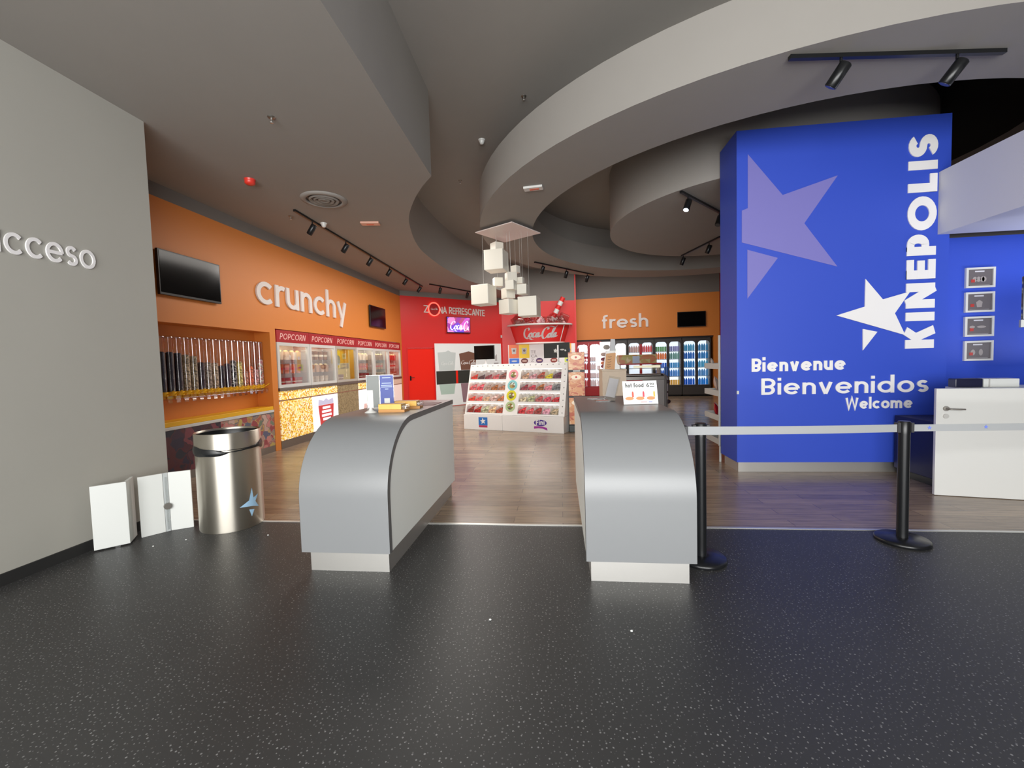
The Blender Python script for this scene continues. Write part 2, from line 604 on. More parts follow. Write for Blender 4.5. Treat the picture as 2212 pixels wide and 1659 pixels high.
def word(mb, txt, x0, z0, xh, w, y0, y1, width=None, gap=0.16, fn=None, shear=0.0, jig=0.0):
    """stroke lettering; scaled across to span width"""
    adv = sum(glyph(ch, w)[0] for ch in txt) + gap * (len(txt) - 1)
    kx = (width / adv) if width else xh
    x = 0.0
    f0 = fn or (lambda a, b: (x0 + a, z0 + b))
    rn = random.Random(len(txt))
    for ch in txt:
        a, paths = glyph(ch, w)
        dz = (rn.random() - 0.5) * jig
        for k_, p in enumerate(paths):
            e_ = (y1 - y0) * (0.04 * k_ + 0.012 * (txt.index(ch) % 2))
            closed = len(p) > 4 and math.hypot(p[0][0] - p[-1][0], p[0][1] - p[-1][1]) < 1e-4
            q = p[:-1] if closed else p
            mb.ribbon(q, w, y0 - e_, y1, lambda u, v, X=x, D=dz: f0((u + X + shear * v) * kx, (v + D) * xh), closed)
        x += a + gap
    return mb


def cat_rom(pts, n=8):
    out = []
    for i in range(len(pts) - 1):
        p0, p1, p2, p3 = pts[max(i - 1, 0)], pts[i], pts[i + 1], pts[min(i + 2, len(pts) - 1)]
        for k in range(n):
            t = k / n
            out.append(tuple(0.5 * (2 * p1[j] + (p2[j] - p0[j]) * t + (2 * p0[j] - 5 * p1[j] + 4 * p2[j] - p3[j]) * t * t + (3 * p1[j] - p0[j] - 3 * p2[j] + p3[j]) * t ** 3) for j in (0, 1)))
    out.append(pts[-1])
    return out


SCRIPT = [
    [(2.5, 2.1), (2.62, 2.5), (2.2, 2.72), (1.5, 2.4), (0.85, 1.6), (0.72, 0.75), (1.2, 0.3), (1.9, 0.55), (2.3, 1.0)],
    [(1.0, 0.34), (1.7, 0.12), (2.4, 0.16), (3.1, -0.12), (3.9, -0.02)],
    [(2.95, 1.55), (2.5, 1.2), (2.4, 0.6), (2.75, 0.36), (3.2, 0.75), (3.3, 1.3), (2.95, 1.55), (3.0, 1.3), (3.5, 1.2)],
    [(4.3, 1.4), (4.05, 1.6), (3.65, 1.2), (3.55, 0.6), (3.85, 0.36), (4.3, 0.7), (4.6, 1.05)],
    [(5.35, 1.45), (5.0, 1.55), (4.65, 1.1), (4.6, 0.55), (4.85, 0.4), (5.2, 0.8), (5.42, 1.5), (5.3, 0.9), (5.35, 0.42), (5.7, 0.6), (5.95, 0.9)],
    [(5.85, 1.05), (6.3, 1.12)],
    [(8.2, 2.2), (8.25, 2.55), (7.9, 2.75), (7.2, 2.4), (6.6, 1.55), (6.5, 0.6), (7.0, 0.02), (7.7, 0.35), (8.2, 0.95)],
    [(7.3, 2.45), (8.2, 2.95), (9.3, 2.95), (10.2, 2.75), (10.9, 3.1)],
    [(8.75, 1.4), (8.35, 1.05), (8.3, 0.45), (8.6, 0.2), (9.0, 0.6), (9.1, 1.15), (8.75, 1.4), (8.9, 1.15), (9.3, 1.1)],
    [(9.35, 0.9), (10.0, 1.9), (10.3, 2.6), (9.95, 2.5), (9.5, 1.3), (9.4, 0.5), (9.65, 0.3), (10.0, 0.7)],
    [(10.85, 1.4), (10.5, 1.5), (10.15, 1.05), (10.1, 0.5), (10.35, 0.32), (10.7, 0.75), (10.92, 1.45), (10.8, 0.85), (10.85, 0.4), (11.15, 0.5), (11.4, 0.8)],
]


def script_logo(mb, x0, z0, width, y0, y1, fn=None, clip=99.0, fat=1.0):
    k = width / 11.4
    f0 = fn or (lambda a, b: (x0 + a, z0 + b))
    for k_, p in enumerate(SCRIPT):
        if min(q[0] for q in p) < clip:
            pp = [q for q in cat_rom(p) if q[0] < clip]
            if len(pp) > 1:
                mb.ribbon(pp, 0, y0 - 0.0002 * k_, y1, lambda u, v: f0(u * k, v * k), nib=(0.34 * fat, 0.07 * fat))
    return mb


def print_text(txt, name, material, parent, x, y, z, width, extrude=0.001, bold=0.0, height=None):
    cu = bpy.data.curves.new('t', 'FONT')
    cu.body = txt
    cu.size = 1.0
    cu.extrude = 0.0
    cu.offset = bold
    cu.resolution_u = 3
    o = bpy.data.objects.new('t', cu)
    COL.objects.link(o)
    dg = bpy.context.evaluated_depsgraph_get()
    me = bpy.data.meshes.new_from_object(o.evaluated_get(dg))
    bpy.data.objects.remove(o)
    bpy.data.curves.remove(cu)
    xs = [v.co.x for v in me.vertices]
    ys = [v.co.y for v in me.vertices]
    k = width / (max(xs) - min(xs))
    kz = k if height is None else height / (max(ys) - min(ys))
    x_, y_ = min(xs), min(ys)
    for v in me.vertices:
        v.co = ((v.co.x - x_) * k, 0.0, (v.co.y - y_) * kz)
    me.materials.clear()
    me.materials.append(material)
    me.name = name
    t = bpy.data.objects.new(name, me)
    COL.objects.link(t)
    t.parent = parent
    t.location = (x, y, z)
    return t


def star_poly(cx, cz, r, rot=90, inner=0.42, sx=1.0):
    return [(cx + sx * (r if i % 2 == 0 else r * inner) * math.cos(R(rot + 36 * i)), cz + (r if i % 2 == 0 else r * inner) * math.sin(R(rot + 36 * i))) for i in range(10)]


def disc_poly(cx, cz, r, n=20, rz=None):
    return [(cx + r * math.cos(2 * math.pi * i / n), cz + (rz or r) * math.sin(2 * math.pi * i / n)) for i in range(n)]


# ================================================================== THE SETTING
struct(MB().box(-9, -4.2, -0.1, 12, 3.70, 0).build('floor', M['rubber']))
struct(MB().box(-9, 3.73, -0.1, 12, 19.5, 0).build('floor', M['wood']))
struct(MB().box(-3.88, 3.70, -0.05, 12, 3.73, 0.004).build('trim_1', M['trim']))
struct(MB().box(-6.2, -4.2, 0, -3.88, 3.77, 3.84).build('wall_left', M['wall_grey']))
struct(MB().box(-3.88, -4.2, 0, -3.865, 3.77, 0.085).build('baseboard_left', M['baseboard']))
# orange store wall on the left, with the recess for the candy tubes and the bay of the popcorn cabinets
ow = MB()
for b in [(3.2, 0, 2.165, 13.2, 0.14, 3.66), (3.2, 0, 2.09, 6.94, 0.14, 2.165), (6.94, 0, 0.0, 7.085, 0.7, 2.165), (13.06, 0, 0.0, 13.2, 0.14, 2.165),
          (3.2, 0.29, 0.0, 6.94, 0.4, 2.3), (3.2, 0.14, 2.09, 6.94, 0.3, 2.2), (7.085, 0.72, 0.0, 13.2, 0.8, 2.165), (7.085, 0.14, 2.166, 13.2, 0.8, 2.2)]:
    ow.box(*b)
struct(ow.build('wall_left_store', M['orange'], loc=CR.pt(0), rotz=CR.a))
struct(MB().box(3.2, 0, 3.66, 13.2, 0.14, 4.9).build('wall_left_upper', M['soffit'], loc=CR.pt(0), rotz=CR.a))
rw = MB()
for b in [(0, 0, 2.01, 1.12, 0.14, 3.68), (0, 0, 0, 0.18, 0.14, 2.01), (1.12, 0, 0, 3.92, 0.14, 3.68)]:
    rw.box(*b)
struct(rw.build('wall_back_left', M['red'], loc=RD.pt(0), rotz=RD.a))
struct(MB().box(0, 0, 3.68, 3.92, 0.14, 4.9).build('wall_back_left_upper', M['soffit'], loc=RD.pt(0), rotz=RD.a))
struct(MB().box(0, 0, 0, 2.72, 0.14, 3.69).build('wall_back', M['red'], loc=F2.pt(0), rotz=F2.a))
struct(MB().box(0, 0, 3.69, 2.72, 0.14, 4.9).build('wall_back_upper', M['soffit'], loc=F2.pt(0), rotz=F2.a))
struct(MB().box(0.55, 16.15, 0, 0.66, 16.9, 4.9).build('wall_back_return', M['red']))
fo = MB()
for b in [(0, 0, 2.235, 5.22, 0.8, 3.81), (5.02, 0, 0, 5.22, 0.8, 2.235), (0, 0.75, 0, 5.2, 0.85, 2.235)]:
    fo.box(*b)
struct(fo.build('wall_back_right', M['orange'], loc=FR.pt(0), rotz=FR.a))
struct(MB().box(0, 0, 3.81, 5.22, 0.14, 4.9).build('wall_back_right_upper', M['soffit'], loc=FR.pt(0), rotz=FR.a))
struct(MB().box(5.22, 0.05, 0, 7.5, 0.2, 4.9).build('wall_back_far', M['red'], loc=FR.pt(0), rotz=FR.a))
struct(MB().box(11.0, -4.2, 0, 11.2, 17, 5.0).build('wall_right', M['dark_ceil']))
# front glass facade lies behind the camera: solid piers and the spandrel over it
fa = MB().box(-6.2, -4.3, 3.75, 12, -4.1, 5.0).box(4.2, -4.3, 0, 12, -4.1, 3.75)
struct(fa.build('wall_front', M['wall_grey']))
gl = MB().box(-3.88, -4.22, 0.0, 4.2, -4.2, 3.75)
struct(gl.build('window_1', M['glass']))

# ceilings: low plaster field on the left, higher field, hanging ring and round drum
low_edge = [(-1.48, -4.2), (-1.49, 2.72), (-1.50, 3.33), (-1.53, 4.18), (-1.56, 5.39), (-1.77, 5.67), (-2.06, 6.15), (-2.35, 6.76), (-2.55, 7.4), (-2.74, 8.25),
            (-2.82, 9.05), (-2.79, 10.4), (-2.62, 11.87), (-2.38, 12.7), (-2.1, 13.5), (-1.75, 14.4), (-1.4, 15.2), (-0.9, 16.2)]


def smooth_line(pts, keep=5, n=5):
    return pts[:keep] + cat_rom(pts[keep - 1:], n)[1:]


le = smooth_line(low_edge)
poly = le + [(-0.9, 17.2), (-7, 17.2), (-7, -4.2)]
struct(MB().slab(poly, 3.835, 4.88).build('ceiling', M['ceil']))
struct(MB().box(-3.0, -4.2, 4.88, 12, 18.5, 5.0).build('ceiling', M['ceil']))


vo = [(3.4 + 3.7 * math.cos(R(q)), 8.2 + 3.7 * math.sin(R(q))) for q in range(-128, 16, 8)]
struct(MB().slab(vo + [(5.4, 8.6), (3.0, 7.2)], 4.84, 4.879).build('ceiling', mat('void_black', (10, 10, 10), 0.9)))  # black slab added to darken the ceiling inside the ring


def ring_mesh(cx, cy, ro, ri, z0, z1, n=96):
    mb = MB()
    o0 = [(cx + ro * math.cos(2 * math.pi * i / n), cy + ro * math.sin(2 * math.pi * i / n)) for i in range(n)]
    i0 = [(cx + 0.05 + ri * math.cos(2 * math.pi * i / n), cy + ri * math.sin(2 * math.pi * i / n)) for i in range(n)]
    pts = [(x, y, z) for z in (z0, z1) for ring in (o0, i0) for x, y in ring]
    for a, b, rev in ((0, 1, False), (2, 3, True), (0, 2, True), (1, 3, False)):
        sub = pts[a * n:(a + 1) * n] + pts[b * n:(b + 1) * n]
        fs = [(i, (i + 1) % n, n + (i + 1) % n, n + i) for i in range(n)]
        if rev:
            fs = [f[::-1] for f in fs]
        mb.add(sub, fs, a in (0, 1) and b in (2, 3))
    return mb


struct(ring_mesh(3.4, 8.2, 4.78, 3.9, 3.82, 4.36).build('trim_2', M['ceil']))
struct(MB().lathe([(4.05, 0), (4.05, 0.52)], (3.4, 8.2, 4.36), 96, caps=False).build('daylight_blocker', M['ceil']))  # hidden cylinder above the ring, added to block daylight
struct(MB().lathe([(2.4, 0), (2.4, 1.06)], (3.4, 8.15, 3.82), 96).build('trim_3', M['ceil']))

# blue welcome block, the blue wall behind it and the pale beam over the counter
struct(MB().box(2.17, 5.52, 0.128, 4.5, 6.05, 4.14).build('wall_welcome', M['blue']))
struct(MB().box(2.2, 5.56, 0, 4.45, 6.0, 0.128).build('baseboard_welcome', M['steel']))
struct(MB().box(4.5, 5.72, 0.0, 11, 5.85, 2.785).build('wall_blue', M['blue']))
struct(MB().box(4.5, 5.72, 2.785, 11, 5.85, 3.5).build('wall_blue_upper', M['dark_ceil']))
struct(MB().box(4.375, 1.2, 2.785, 6.6, 5.519, 3.49).build('trim_4', M['beam']))

# ================================================================== COUNTERS
def counter(name, label, x0, x1, y0, y1, zt):
    t = thing(name, label, 'counter', ((x0 + x1) / 2, y0, 0))
    hw = (x1 - x0) / 2
    L = y1 - y0
    zb, a, b = 0.155, 0.55, 0.52

    def prof(d):
        p = [(d, zb)]
        p += [(d + (a - d) * (1 - math.cos(R(q))), (zt - b) + (b - d) * math.sin(R(q))) for q in range(0, 91, 6)]
        p.append((L, zt - d))
        return p
    th = 0.045
    outer, inner = prof(0), prof(th)
    mb = MB()
    n = len(outer)
    pts = []
    for x in (-hw, hw):
        pts += [(x, y, z) for y, z in outer] + [(x, y, z) for y, z in inner]
    # outer skin smooth
    so = [(-hw, y, z) for y, z in outer] + [(hw, y, z) for y, z in outer]
    mb.add(so, [(i, n + i, n + i + 1, i + 1) for i in range(n - 1)], True)
    si = [(-hw, y, z) for y, z in inner] + [(hw, y, z) for y, z in inner]
    mb.add(si, [(i, i + 1, n + i + 1, n + i) for i in range(n - 1)], True)
    mb.add([(-hw, *outer[0]), (hw, *outer[0]), (hw, *inner[0]), (-hw, *inner[0])], [(3, 2, 1, 0)])
    mb.add([(-hw, *outer[-1]), (hw, *outer[-1]), (hw, *inner[-1]), (-hw, *inner[-1])], [(0, 1, 2, 3)])
    mb.build('curved_shell', M['grey_lam'], t)
    ed = MB()
    for x, rev in ((-hw, 1), (hw, 0)):
        x += 0.001 if x > 0 else -0.001
        q = [(x, y, z) for y, z in outer] + [(x, y, z) for y, z in inner]
        fs = [(i, i + 1, n + i + 1, n + i) for i in range(n - 1)]
        ed.add(q, [f[::-1] for f in fs] if rev else fs)
    ed.build('edge_banding', M['edge_grey'], t)
    for s in (-1, 1):
        poly = inner + [(L - 0.02, zb)]
        xa, xb = (hw - 0.03, hw - 0.004) if s > 0 else (-hw + 0.004, -hw + 0.03)
        MB().sprism(poly, xa, xb).build('side_panel', M['panel_white'], t)
    MB().box(-hw + 0.03, L - 0.05, zb, hw - 0.03, L - 0.02, zt - th).build('back_panel', M['panel_white'], t)
    MB().box(-hw + 0.032, 0.055, 0, hw - 0.032, L - 0.06, zb).build('kick_plate', M['steel'], t)
    return t


counter('ticket_counter', 'grey curved ticket counter with a white side panel, gold boxes on top', -1.835, -1.188, 2.755, 4.62, 1.055)
counter('ticket_counter', 'grey curved ticket counter beside the belt barrier, hot food sign on top', 0.145, 0.83, 2.715, 4.6, 1.065)

# ---- things on the left counter
ZT = 1.055
t = thing('menu_sign', 'upright clear sign holder with a grey and a blue notice on the left counter', 'sign', (-1.66, 3.79, ZT), R(14))
MB().box(-0.125, -0.004, 0.0, 0.125, 0.004, 0.315).build('acrylic_holder', M['acrylic'], t, bevel=0.002)
MB().box(-0.12, -0.0055, 0.012, -0.008, -0.0042, 0.308).build('grey_notice', mat('notice_grey', (122, 126, 124), 0.5), t)
bn = MB().box(0.0, -0.0055, 0.012, 0.12, -0.0042, 0.308).build('blue_notice', mat('notice_blue', (52, 70, 150), 0.45), t)
for i, (zz, ww) in enumerate([(0.285, 0.075), (0.235, 0.085), (0.215, 0.1), (0.2, 0.1), (0.18, 0.03)]):
    MB().box(0.06 - ww / 2, -0.0068, zz - 0.004, 0.06 + ww / 2, -0.0056, zz + 0.004).build('text_line', mat('print_pale', (170, 186, 220), 0.5), bn)
MB().box(0.035, -0.0068, 0.03, 0.085, -0.0056, 0.095).build('printed_badge', M['white'], bn)
t = thing('card_stand', 'small white round-based card stand in front of the menu sign', 'stand', (-1.61, 3.47, ZT), R(10))
MB().lathe([(0.052, 0), (0.05, 0.006), (0.02, 0.02), (0.012, 0.035), (0.01, 0.045)], seg=24).build('base', M['white_gloss'], t)
MB().box(-0.024, -0.004, 0.04, -0.018, 0.004, 0.19).box(0.018, -0.004, 0.04, 0.024, 0.004, 0.19).box(-0.024, -0.004, 0.185, 0.024, 0.004, 0.192).build('frame', M['white_gloss'], t)
MB().box(-0.018, -0.002, 0.042, 0.018, 0.002, 0.186).build('clear_card', M['acrylic'], t)
for i, (x, y, rz, lb) in enumerate([(-1.41, 3.52, 0, 'gold card box with a clear plastic end, nearest on the left counter'), (-1.37, 3.78, 4, 'gold card box with a clear plastic end, behind the nearer gold box')]):
    t = thing('gift_box', lb, 'box', (x, y, ZT), R(rz), 'gold boxes on the left counter')
    MB().box(-0.13, -0.06, 0, 0.1, 0.06, 0.022).build('base', mat('gold_brown', (186, 132, 70), 0.4), t)
    MB().box(-0.13, -0.06, 0.023, 0.07, 0.06, 0.07).build('sleeve', M['gold'], t, bevel=0.004)
    MB().box(0.071, -0.055, 0.023, 0.115, 0.055, 0.062).build('clear_end', M['acrylic'], t, bevel=0.01)
tag(MB().box(-0.2, -0.14, 0, 0.2, 0.14, 0.004).build('reflection_sheet', mat('maroon_reflection', (120, 56, 56), 0.6), loc=(-1.42, 4.15, ZT), bevel=0.002), 'thin dark red sheet as the reflection on the back of the left counter', 'reflection')  # coloured sheets painting the brownish red reflection on the counter top
tag(MB().box(-0.1, -0.3, 0, 0.1, 0.3, 0.004).build('reflection_sheet', mat('maroon_reflection', (120, 56, 56), 0.6), loc=(-1.7, 4.2, ZT), bevel=0.002), 'thin dark red sheet as the reflection behind the menu sign on the left counter', 'reflection')

# ---- things on the right counter
ZT = 1.065
t = thing('hot_food_sign', 'white tilted hot food price sign on the right counter', 'sign', (0.675, 3.66, ZT + 0.004), R(8))
t.rotation_euler = (R(-14), 0, R(6))
MB().box(-0.145, 0, 0, 0.145, 0.006, 0.2).build('board', mat('paper_white', (246, 246, 244), 0.35), t, bevel=0.002)
MB().sprism([(0.007, 0.0), (0.09, 0.024), (0.007, 0.12)], -0.05, 0.05).build('back_stand', M['acrylic'], t)
mb = MB()
word(mb, 'hot food', 0, 0, 0.026, 0.32, -0.0012, -0.0004, 0.155, 0.14, lambda a, b: (-0.122 + a, 0.144 + b))
mb.build('lettering', mat('print_grey', (70, 70, 70), 0.6), t)
print_text('6', 'price', mat('print_grey2', (80, 80, 80), 0.6), t, 0.056, -0.001, 0.144, 0.024, bold=0.03, height=0.036)
print_text('90', 'price_cents', mat('print_grey2', (80, 80, 80), 0.6), t, 0.084, -0.001, 0.16, 0.038, bold=0.03, height=0.02)
MB().box(0.084, -0.001, 0.146, 0.122, -0.0003, 0.152).build('price_line', mat('print_grey2', (80, 80, 80), 0.6), t)
for i, (cx, bc) in enumerate([(-0.09, (222, 84, 66)), (0.0, (214, 70, 84)), (0.09, (240, 176, 90))]):
    MB().ribbon(arc(cx - 0.012, 0.09, 0.022, 0.022, 0, 360, 24)[:-1], 0.0018, -0.001, -0.0003, closed=True).build('offer_ring', mat('print_pale_grey', (190, 192, 196), 0.6), t)
    pc = MB().prism(disc_poly(cx - 0.004, 0.05, 0.036, 18, 0.015), -0.0012, -0.0003).build('food_picture', mat('bun_picture', (232, 140, 92), 0.5), t)
    MB().prism([(cx + 0.018, 0.06), (cx + 0.034, 0.06), (cx + 0.034, 0.098), (cx + 0.029, 0.11), (cx + 0.023, 0.11), (cx + 0.018, 0.098)], -0.0016, -0.0013).build('bottle_picture', mat('bottle_picture_%d' % i, bc, 0.5), pc)
MB().box(0.0, -0.001, 0.014, 0.05, -0.0003, 0.019).build('small_print', mat('print_red', (200, 80, 80), 0.5), t)
MB().box(0.065, -0.001, 0.014, 0.095, -0.0003, 0.02).build('small_print', mat('print_blue', (90, 110, 200), 0.5), t)
t = thing('leaflet_holder', 'clear acrylic leaflet holder tilted on the right counter', 'holder', (0.45, 3.98, ZT + 0.012), R(-28))
t.rotation_euler = (R(-16), R(8), R(-30))
MB().box(-0.055, 0, 0.0, 0.055, 0.004, 0.225).box(-0.055, -0.03, 0.0, 0.055, 0.0, 0.004).build('back_plate', M['acrylic'], t)
MB().box(-0.045, -0.004, 0.03, 0.045, -0.001, 0.205).build('leaflet', mat('leaflet_grey', (150, 148, 150), 0.5), t)
for i, (x, y, rz, c, lb) in enumerate([(0.41, 4.03, 3, (200, 186, 176), 'clear sleeve with a red printed leaflet lying on the right counter'), (0.36, 4.3, -4, (176, 168, 162), 'pale leaflet lying flat towards the back of the right counter')]):
    t = thing('leaflet', lb, 'leaflet', (x, y, ZT), R(rz), 'leaflets lying on the right counter')
    MB().box(-0.09, -0.06, 0, 0.09, 0.06, 0.006).build('sleeve', M['acrylic'], t)
    MB().box(-0.075, -0.045, 0.0065, 0.075, 0.045, 0.0075).build('print', mat('leaf_%d' % i, c, 0.4), t)
    MB().box(-0.07, -0.02, 0.0078, 0.03, 0.015, 0.0084).build('picture', mat('leaf_red', (206, 70, 60), 0.4), t)

# ================================================================== BARRIER
def barrier_post(x, y, h, label):
    t = thing('barrier_post', label, 'barrier post', (x, y, 0), 0, 'belt barrier posts')
    MB().lathe([(0.165, 0), (0.17, 0.006), (0.17, 0.02), (0.16, 0.03), (0.05, 0.036)], seg=40).build('base', M['black_sat'], t)
    MB().lathe([(0.036, 0.03), (0.036, h - 0.1)], seg=24).build('pole', M['black_sat'], t)
    hd = MB().lathe([(0.037, h - 0.1), (0.038, h - 0.005), (0.034, h)], seg=24).build('head', M['black_sat'], t)
    for s_ in (-1, 1):
        MB().box(min(s_ * 0.036, s_ * 0.056), -0.02, h - 0.085, max(s_ * 0.036, s_ * 0.056), 0.02, h - 0.012).build('belt_clip', M['dark_grey'], hd)
    return t


barrier_post(2.575, 3.50, 0.925, 'black belt barrier post standing in front of the blue welcome wall')
barrier_post(0.98, 3.115, 0.985, 'black belt barrier post right beside the right ticket counter')


def belt(name, pts, h, label):
    mb = MB()
    n = len(pts)
    v = []
    for dx in (-0.0012, 0.0012):
        for x, y, z in pts:
            v += [(x, y + dx, z - h / 2), (x, y + dx, z + h / 2)]
    fs = []
    for i in range(n - 1):
        a = 2 * i
        fs += [(a, a + 2, a + 3, a + 1), (2 * n + a, 2 * n + a + 1, 2 * n + a + 3, 2 * n + a + 2), (a + 1, a + 3, 2 * n + a + 3, 2 * n + a + 1), (a, 2 * n + a, 2 * n + a + 2, a + 2)]
    mb.add(v, fs)
    return tag(mb.build(name, M['belt'], loc=(0, 0, 0)), label, 'belt', 'barrier belts')


def sag(p, q, d, n=14):
    return [(p[0] + (q[0] - p[0]) * i / n, p[1] + (q[1] - p[1]) * i / n, p[2] + (q[2] - p[2]) * i / n - d * 4 * (i / n) * (1 - i / n)) for i in range(n + 1)]


belt('barrier_belt', sag((0.862, 3.028, 0.945), (2.515, 3.485, 0.873), 0.004), 0.058, 'pale grey belt stretched from the right counter to the post by the blue wall')
b2 = belt('barrier_belt', sag((2.635, 3.50, 0.872), (4.6, 3.56, 0.872), 0.004), 0.052, 'pale grey belt running right across the white reception desk')
for x, y in ((2.75, 3.5035), (3.14, 3.5153)):
    MB().prism(star_poly(x, 0.872, 0.016), y - 0.0035, y - 0.0016).build('printed_star', mat('belt_star', (110, 130, 220), 0.5), b2)
tag(MB().box(-0.012, -0.03, -0.045, 0.014, 0.03, 0.035).build('wall_clip', M['dark_grey'], loc=(0.848, 3.028, 0.945), bevel=0.004), 'dark belt clip fixed on the side of the right counter', 'clip')

# ================================================================== LEFT FOREGROUND
t = thing('waste_bin', 'brushed steel cylindrical waste bin with a black bag edge and pale blue star', 'bin', (-3.1, 3.64, 0))
MB().lathe([(0.255, 0.0), (0.26, 0.01), (0.26, 0.74)], seg=56, caps=False).build('body', M['steel_bin'], t)
MB().lathe([(0.263, 0.745), (0.263, 0.887), (0.26, 0.891), (0.256, 0.889), (0.254, 0.87)], seg=56, caps=False).build('rim', M['steel_bin'], t)
MB().lathe([(0.0, 0.62), (0.25, 0.62), (0.2535, 0.872)], seg=48, caps=False).build('inner_well', M['black'], t)
bag = MB()
k, pts = 72, []
for j in range(5):
    for i in range(k):
        a = 2 * math.pi * i / k
        z = 0.736 + (j - 2) * (0.011 + 0.004 * math.sin(3 * a)) + 0.014 * math.sin(2 * a + 0.6) + 0.006 * math.sin(7 * a + j) + (0.012 * (j - 2) * 0.6 * math.sin(a * 2 - 0.5))
        r = 0.267 + 0.007 * math.sin(j / 4 * math.pi) + 0.002 * math.sin(11 * a)
        pts.append((r * math.cos(a), r * math.sin(a), z))
bag.add(pts, [(j * k + i, j * k + (i + 1) % k, (j + 1) * k + (i + 1) % k, (j + 1) * k + i) for j in range(4) for i in range(k)], True)
bag.build('bag_edge', mat('bin_bag', (24, 25, 27), 0.25), t)


def on_cyl(tri, r, zc, a_c, mb, n=7):
    """a flat triangle wrapped on the bin"""
    (ax, az), (bx, bz), (cx, cz) = tri
    idx, pts = {}, []
    for i in range(n + 1):
        for j in range(n + 1 - i):
            u, v = i / n, j / n
            x, z = ax + (bx - ax) * u + (cx - ax) * v, az + (bz - az) * u + (cz - az) * v
            idx[i, j] = len(pts)
            pts.append((r * math.cos(a_c + x / r), r * math.sin(a_c + x / r), zc + z))
    fs = []
    for i in range(n):
        for j in range(n - i):
            fs.append((idx[i, j], idx[i + 1, j], idx[i, j + 1]))
            if i + j < n - 1:
                fs.append((idx[i + 1, j], idx[i + 1, j + 1], idx[i, j + 1]))
    mb.add(pts, fs, True)


sv = MB()
sp = [(0.02, 0.125), (0.032, 0.03), (0.09, 0.05), (0.05, -0.01), (0.09, -0.07), (0.012, -0.045), (-0.095, -0.03), (-0.012, 0.015)]
for i in range(8):
    on_cyl(((0.02, 0.0), sp[i], sp[(i + 1) % 8]), 0.2612, 0.24, R(-17), sv)
on_cyl(((-0.015, -0.07), (0.035, -0.08), (0.005, -0.14)), 0.2612, 0.24, R(-17), sv)
sv.build('star_sticker', M['star_blue'], t)
nt = M['steel_bin'].node_tree
tg = nt.nodes.new('ShaderNodeTangent')
tg.direction_type = 'RADIAL'
tg.axis = 'Z'
nt.links.new(tg.outputs[0], nt.nodes['Principled BSDF'].inputs['Tangent'])
nt.nodes['Principled BSDF'].inputs['Anisotropic'].default_value = 0.9
nt.nodes['Principled BSDF'].inputs['Anisotropic Rotation'].default_value = 0.25

t = thing('folding_board', 'white folded board standing against the left wall, nearest the camera', 'board', (-3.80, 2.995, 0.0), R(45), 'white boards by the left wall')
MB().box(0, 0, 0.012, 0.222, 0.02, 0.54).build('front_leaf', M['white'], t, bevel=0.003)
o = MB().box(0, 0, 0.012, 0.2, 0.02, 0.54).build('rear_leaf', M['white'], t, loc=(0.222, 0.004, 0), bevel=0.003)
o.rotation_euler = (0, 0, R(80))
MB().box(0.13, -0.02, 0.0, 0.16, 0.012, 0.016).build('foot', M['acrylic'], t)
t = thing('folding_board', 'white folded board with a chrome latch, standing beside the steel bin', 'board', (-3.683, 3.285, 0.0), R(55), 'white boards by the left wall')
MB().box(0, 0, 0.0, 0.17, 0.02, 0.537).build('front_leaf', M['white'], t, bevel=0.003)
o = MB().box(0.0, 0, 0.0, 0.168, 0.02, 0.537).build('rear_leaf', M['white'], t, loc=(0.208, 0.0, 0), bevel=0.003)
o.rotation_euler = (0, 0, R(-22))
MB().box(0.171, 0.003, 0.0, 0.207, 0.018, 0.537).build('hinge_strip', mat('hinge_grey', (172, 176, 176), 0.4), t)
MB().tube([(0.19, -0.006, 0.02), (0.19, -0.006, 0.5)], 0.008).build('rod', M['acrylic'], t)
lt = MB()
lt.tube([(0.19, -0.006, 0.235), (0.19, -0.03, 0.235)], 0.028, 20)
lt.build('latch', M['steel_dull'], t)
for i, (x, y) in enumerate([(-3.397, 3.12), (-3.227, 3.257), (-2.56, 3.384), (0.35, 2.25), (-0.42, 2.3)]):
    tag(MB().ball((0, 0, 0.005), 0.008, 0.006, 0.005, 8, 5).build('paper_scrap', M['white'], loc=(x, y, 0)),
        ['white scrap on the floor before the latched board', 'white scrap on the floor before the steel bin', 'white scrap on the floor right of the steel bin', 'white scrap on the dark floor before the right counter', 'white scrap on the dark floor between the two counters'][i], 'scrap', 'white scraps on the dark floor')

t = LW.thing('wall_lettering', 'white word acceso on the left grey wall', 'lettering', 2.50, 2.325, -0.012)
word(MB(), 'acceso', 0, 0, 0.155, 0.17, 0.0, 0.011, 0.735, 0.17, lambda a, b: (a, b)).build('letters', M['letter'], t)

# ================================================================== WELCOME BLOCK GRAPHICS
Y1 = -0.012
t = CO.thing('wall_lettering', 'tall white word KINEPOLIS running up the blue wall', 'lettering', 4.05, 1.48, Y1)
word(MB(), 'KINEPOLIS', 0, 0, 0.305 / 1.42, 0.36, 0.0, 0.011, 2.44, 0.17, lambda a, b: (0.303 - b, a)).build('letters', M['letter'], t)
t = CO.thing('wall_lettering', 'white word Bienvenue on the blue wall, topmost of the three greetings', 'lettering', 2.338, 1.25, Y1)
word(MB(), 'Bienvenue', 0, 0, 0.115, 0.3, 0.0, 0.011, 1.063, 0.16, lambda a, b: (a, b)).build('letters', M['letter'], t)
t = CO.thing('wall_lettering', 'white word Bienvenidos on the blue wall, largest greeting', 'lettering', 2.45, 0.965, Y1)
word(MB(), 'Bienvenidos', 0, 0, 0.142, 0.22, 0.0, 0.011, 1.856, 0.17, lambda a, b: (a, b)).build('letters', M['letter'], t)
t = CO.thing('wall_lettering', 'white word Welcome on the blue wall, lowest greeting', 'lettering', 3.405, 0.778, Y1)
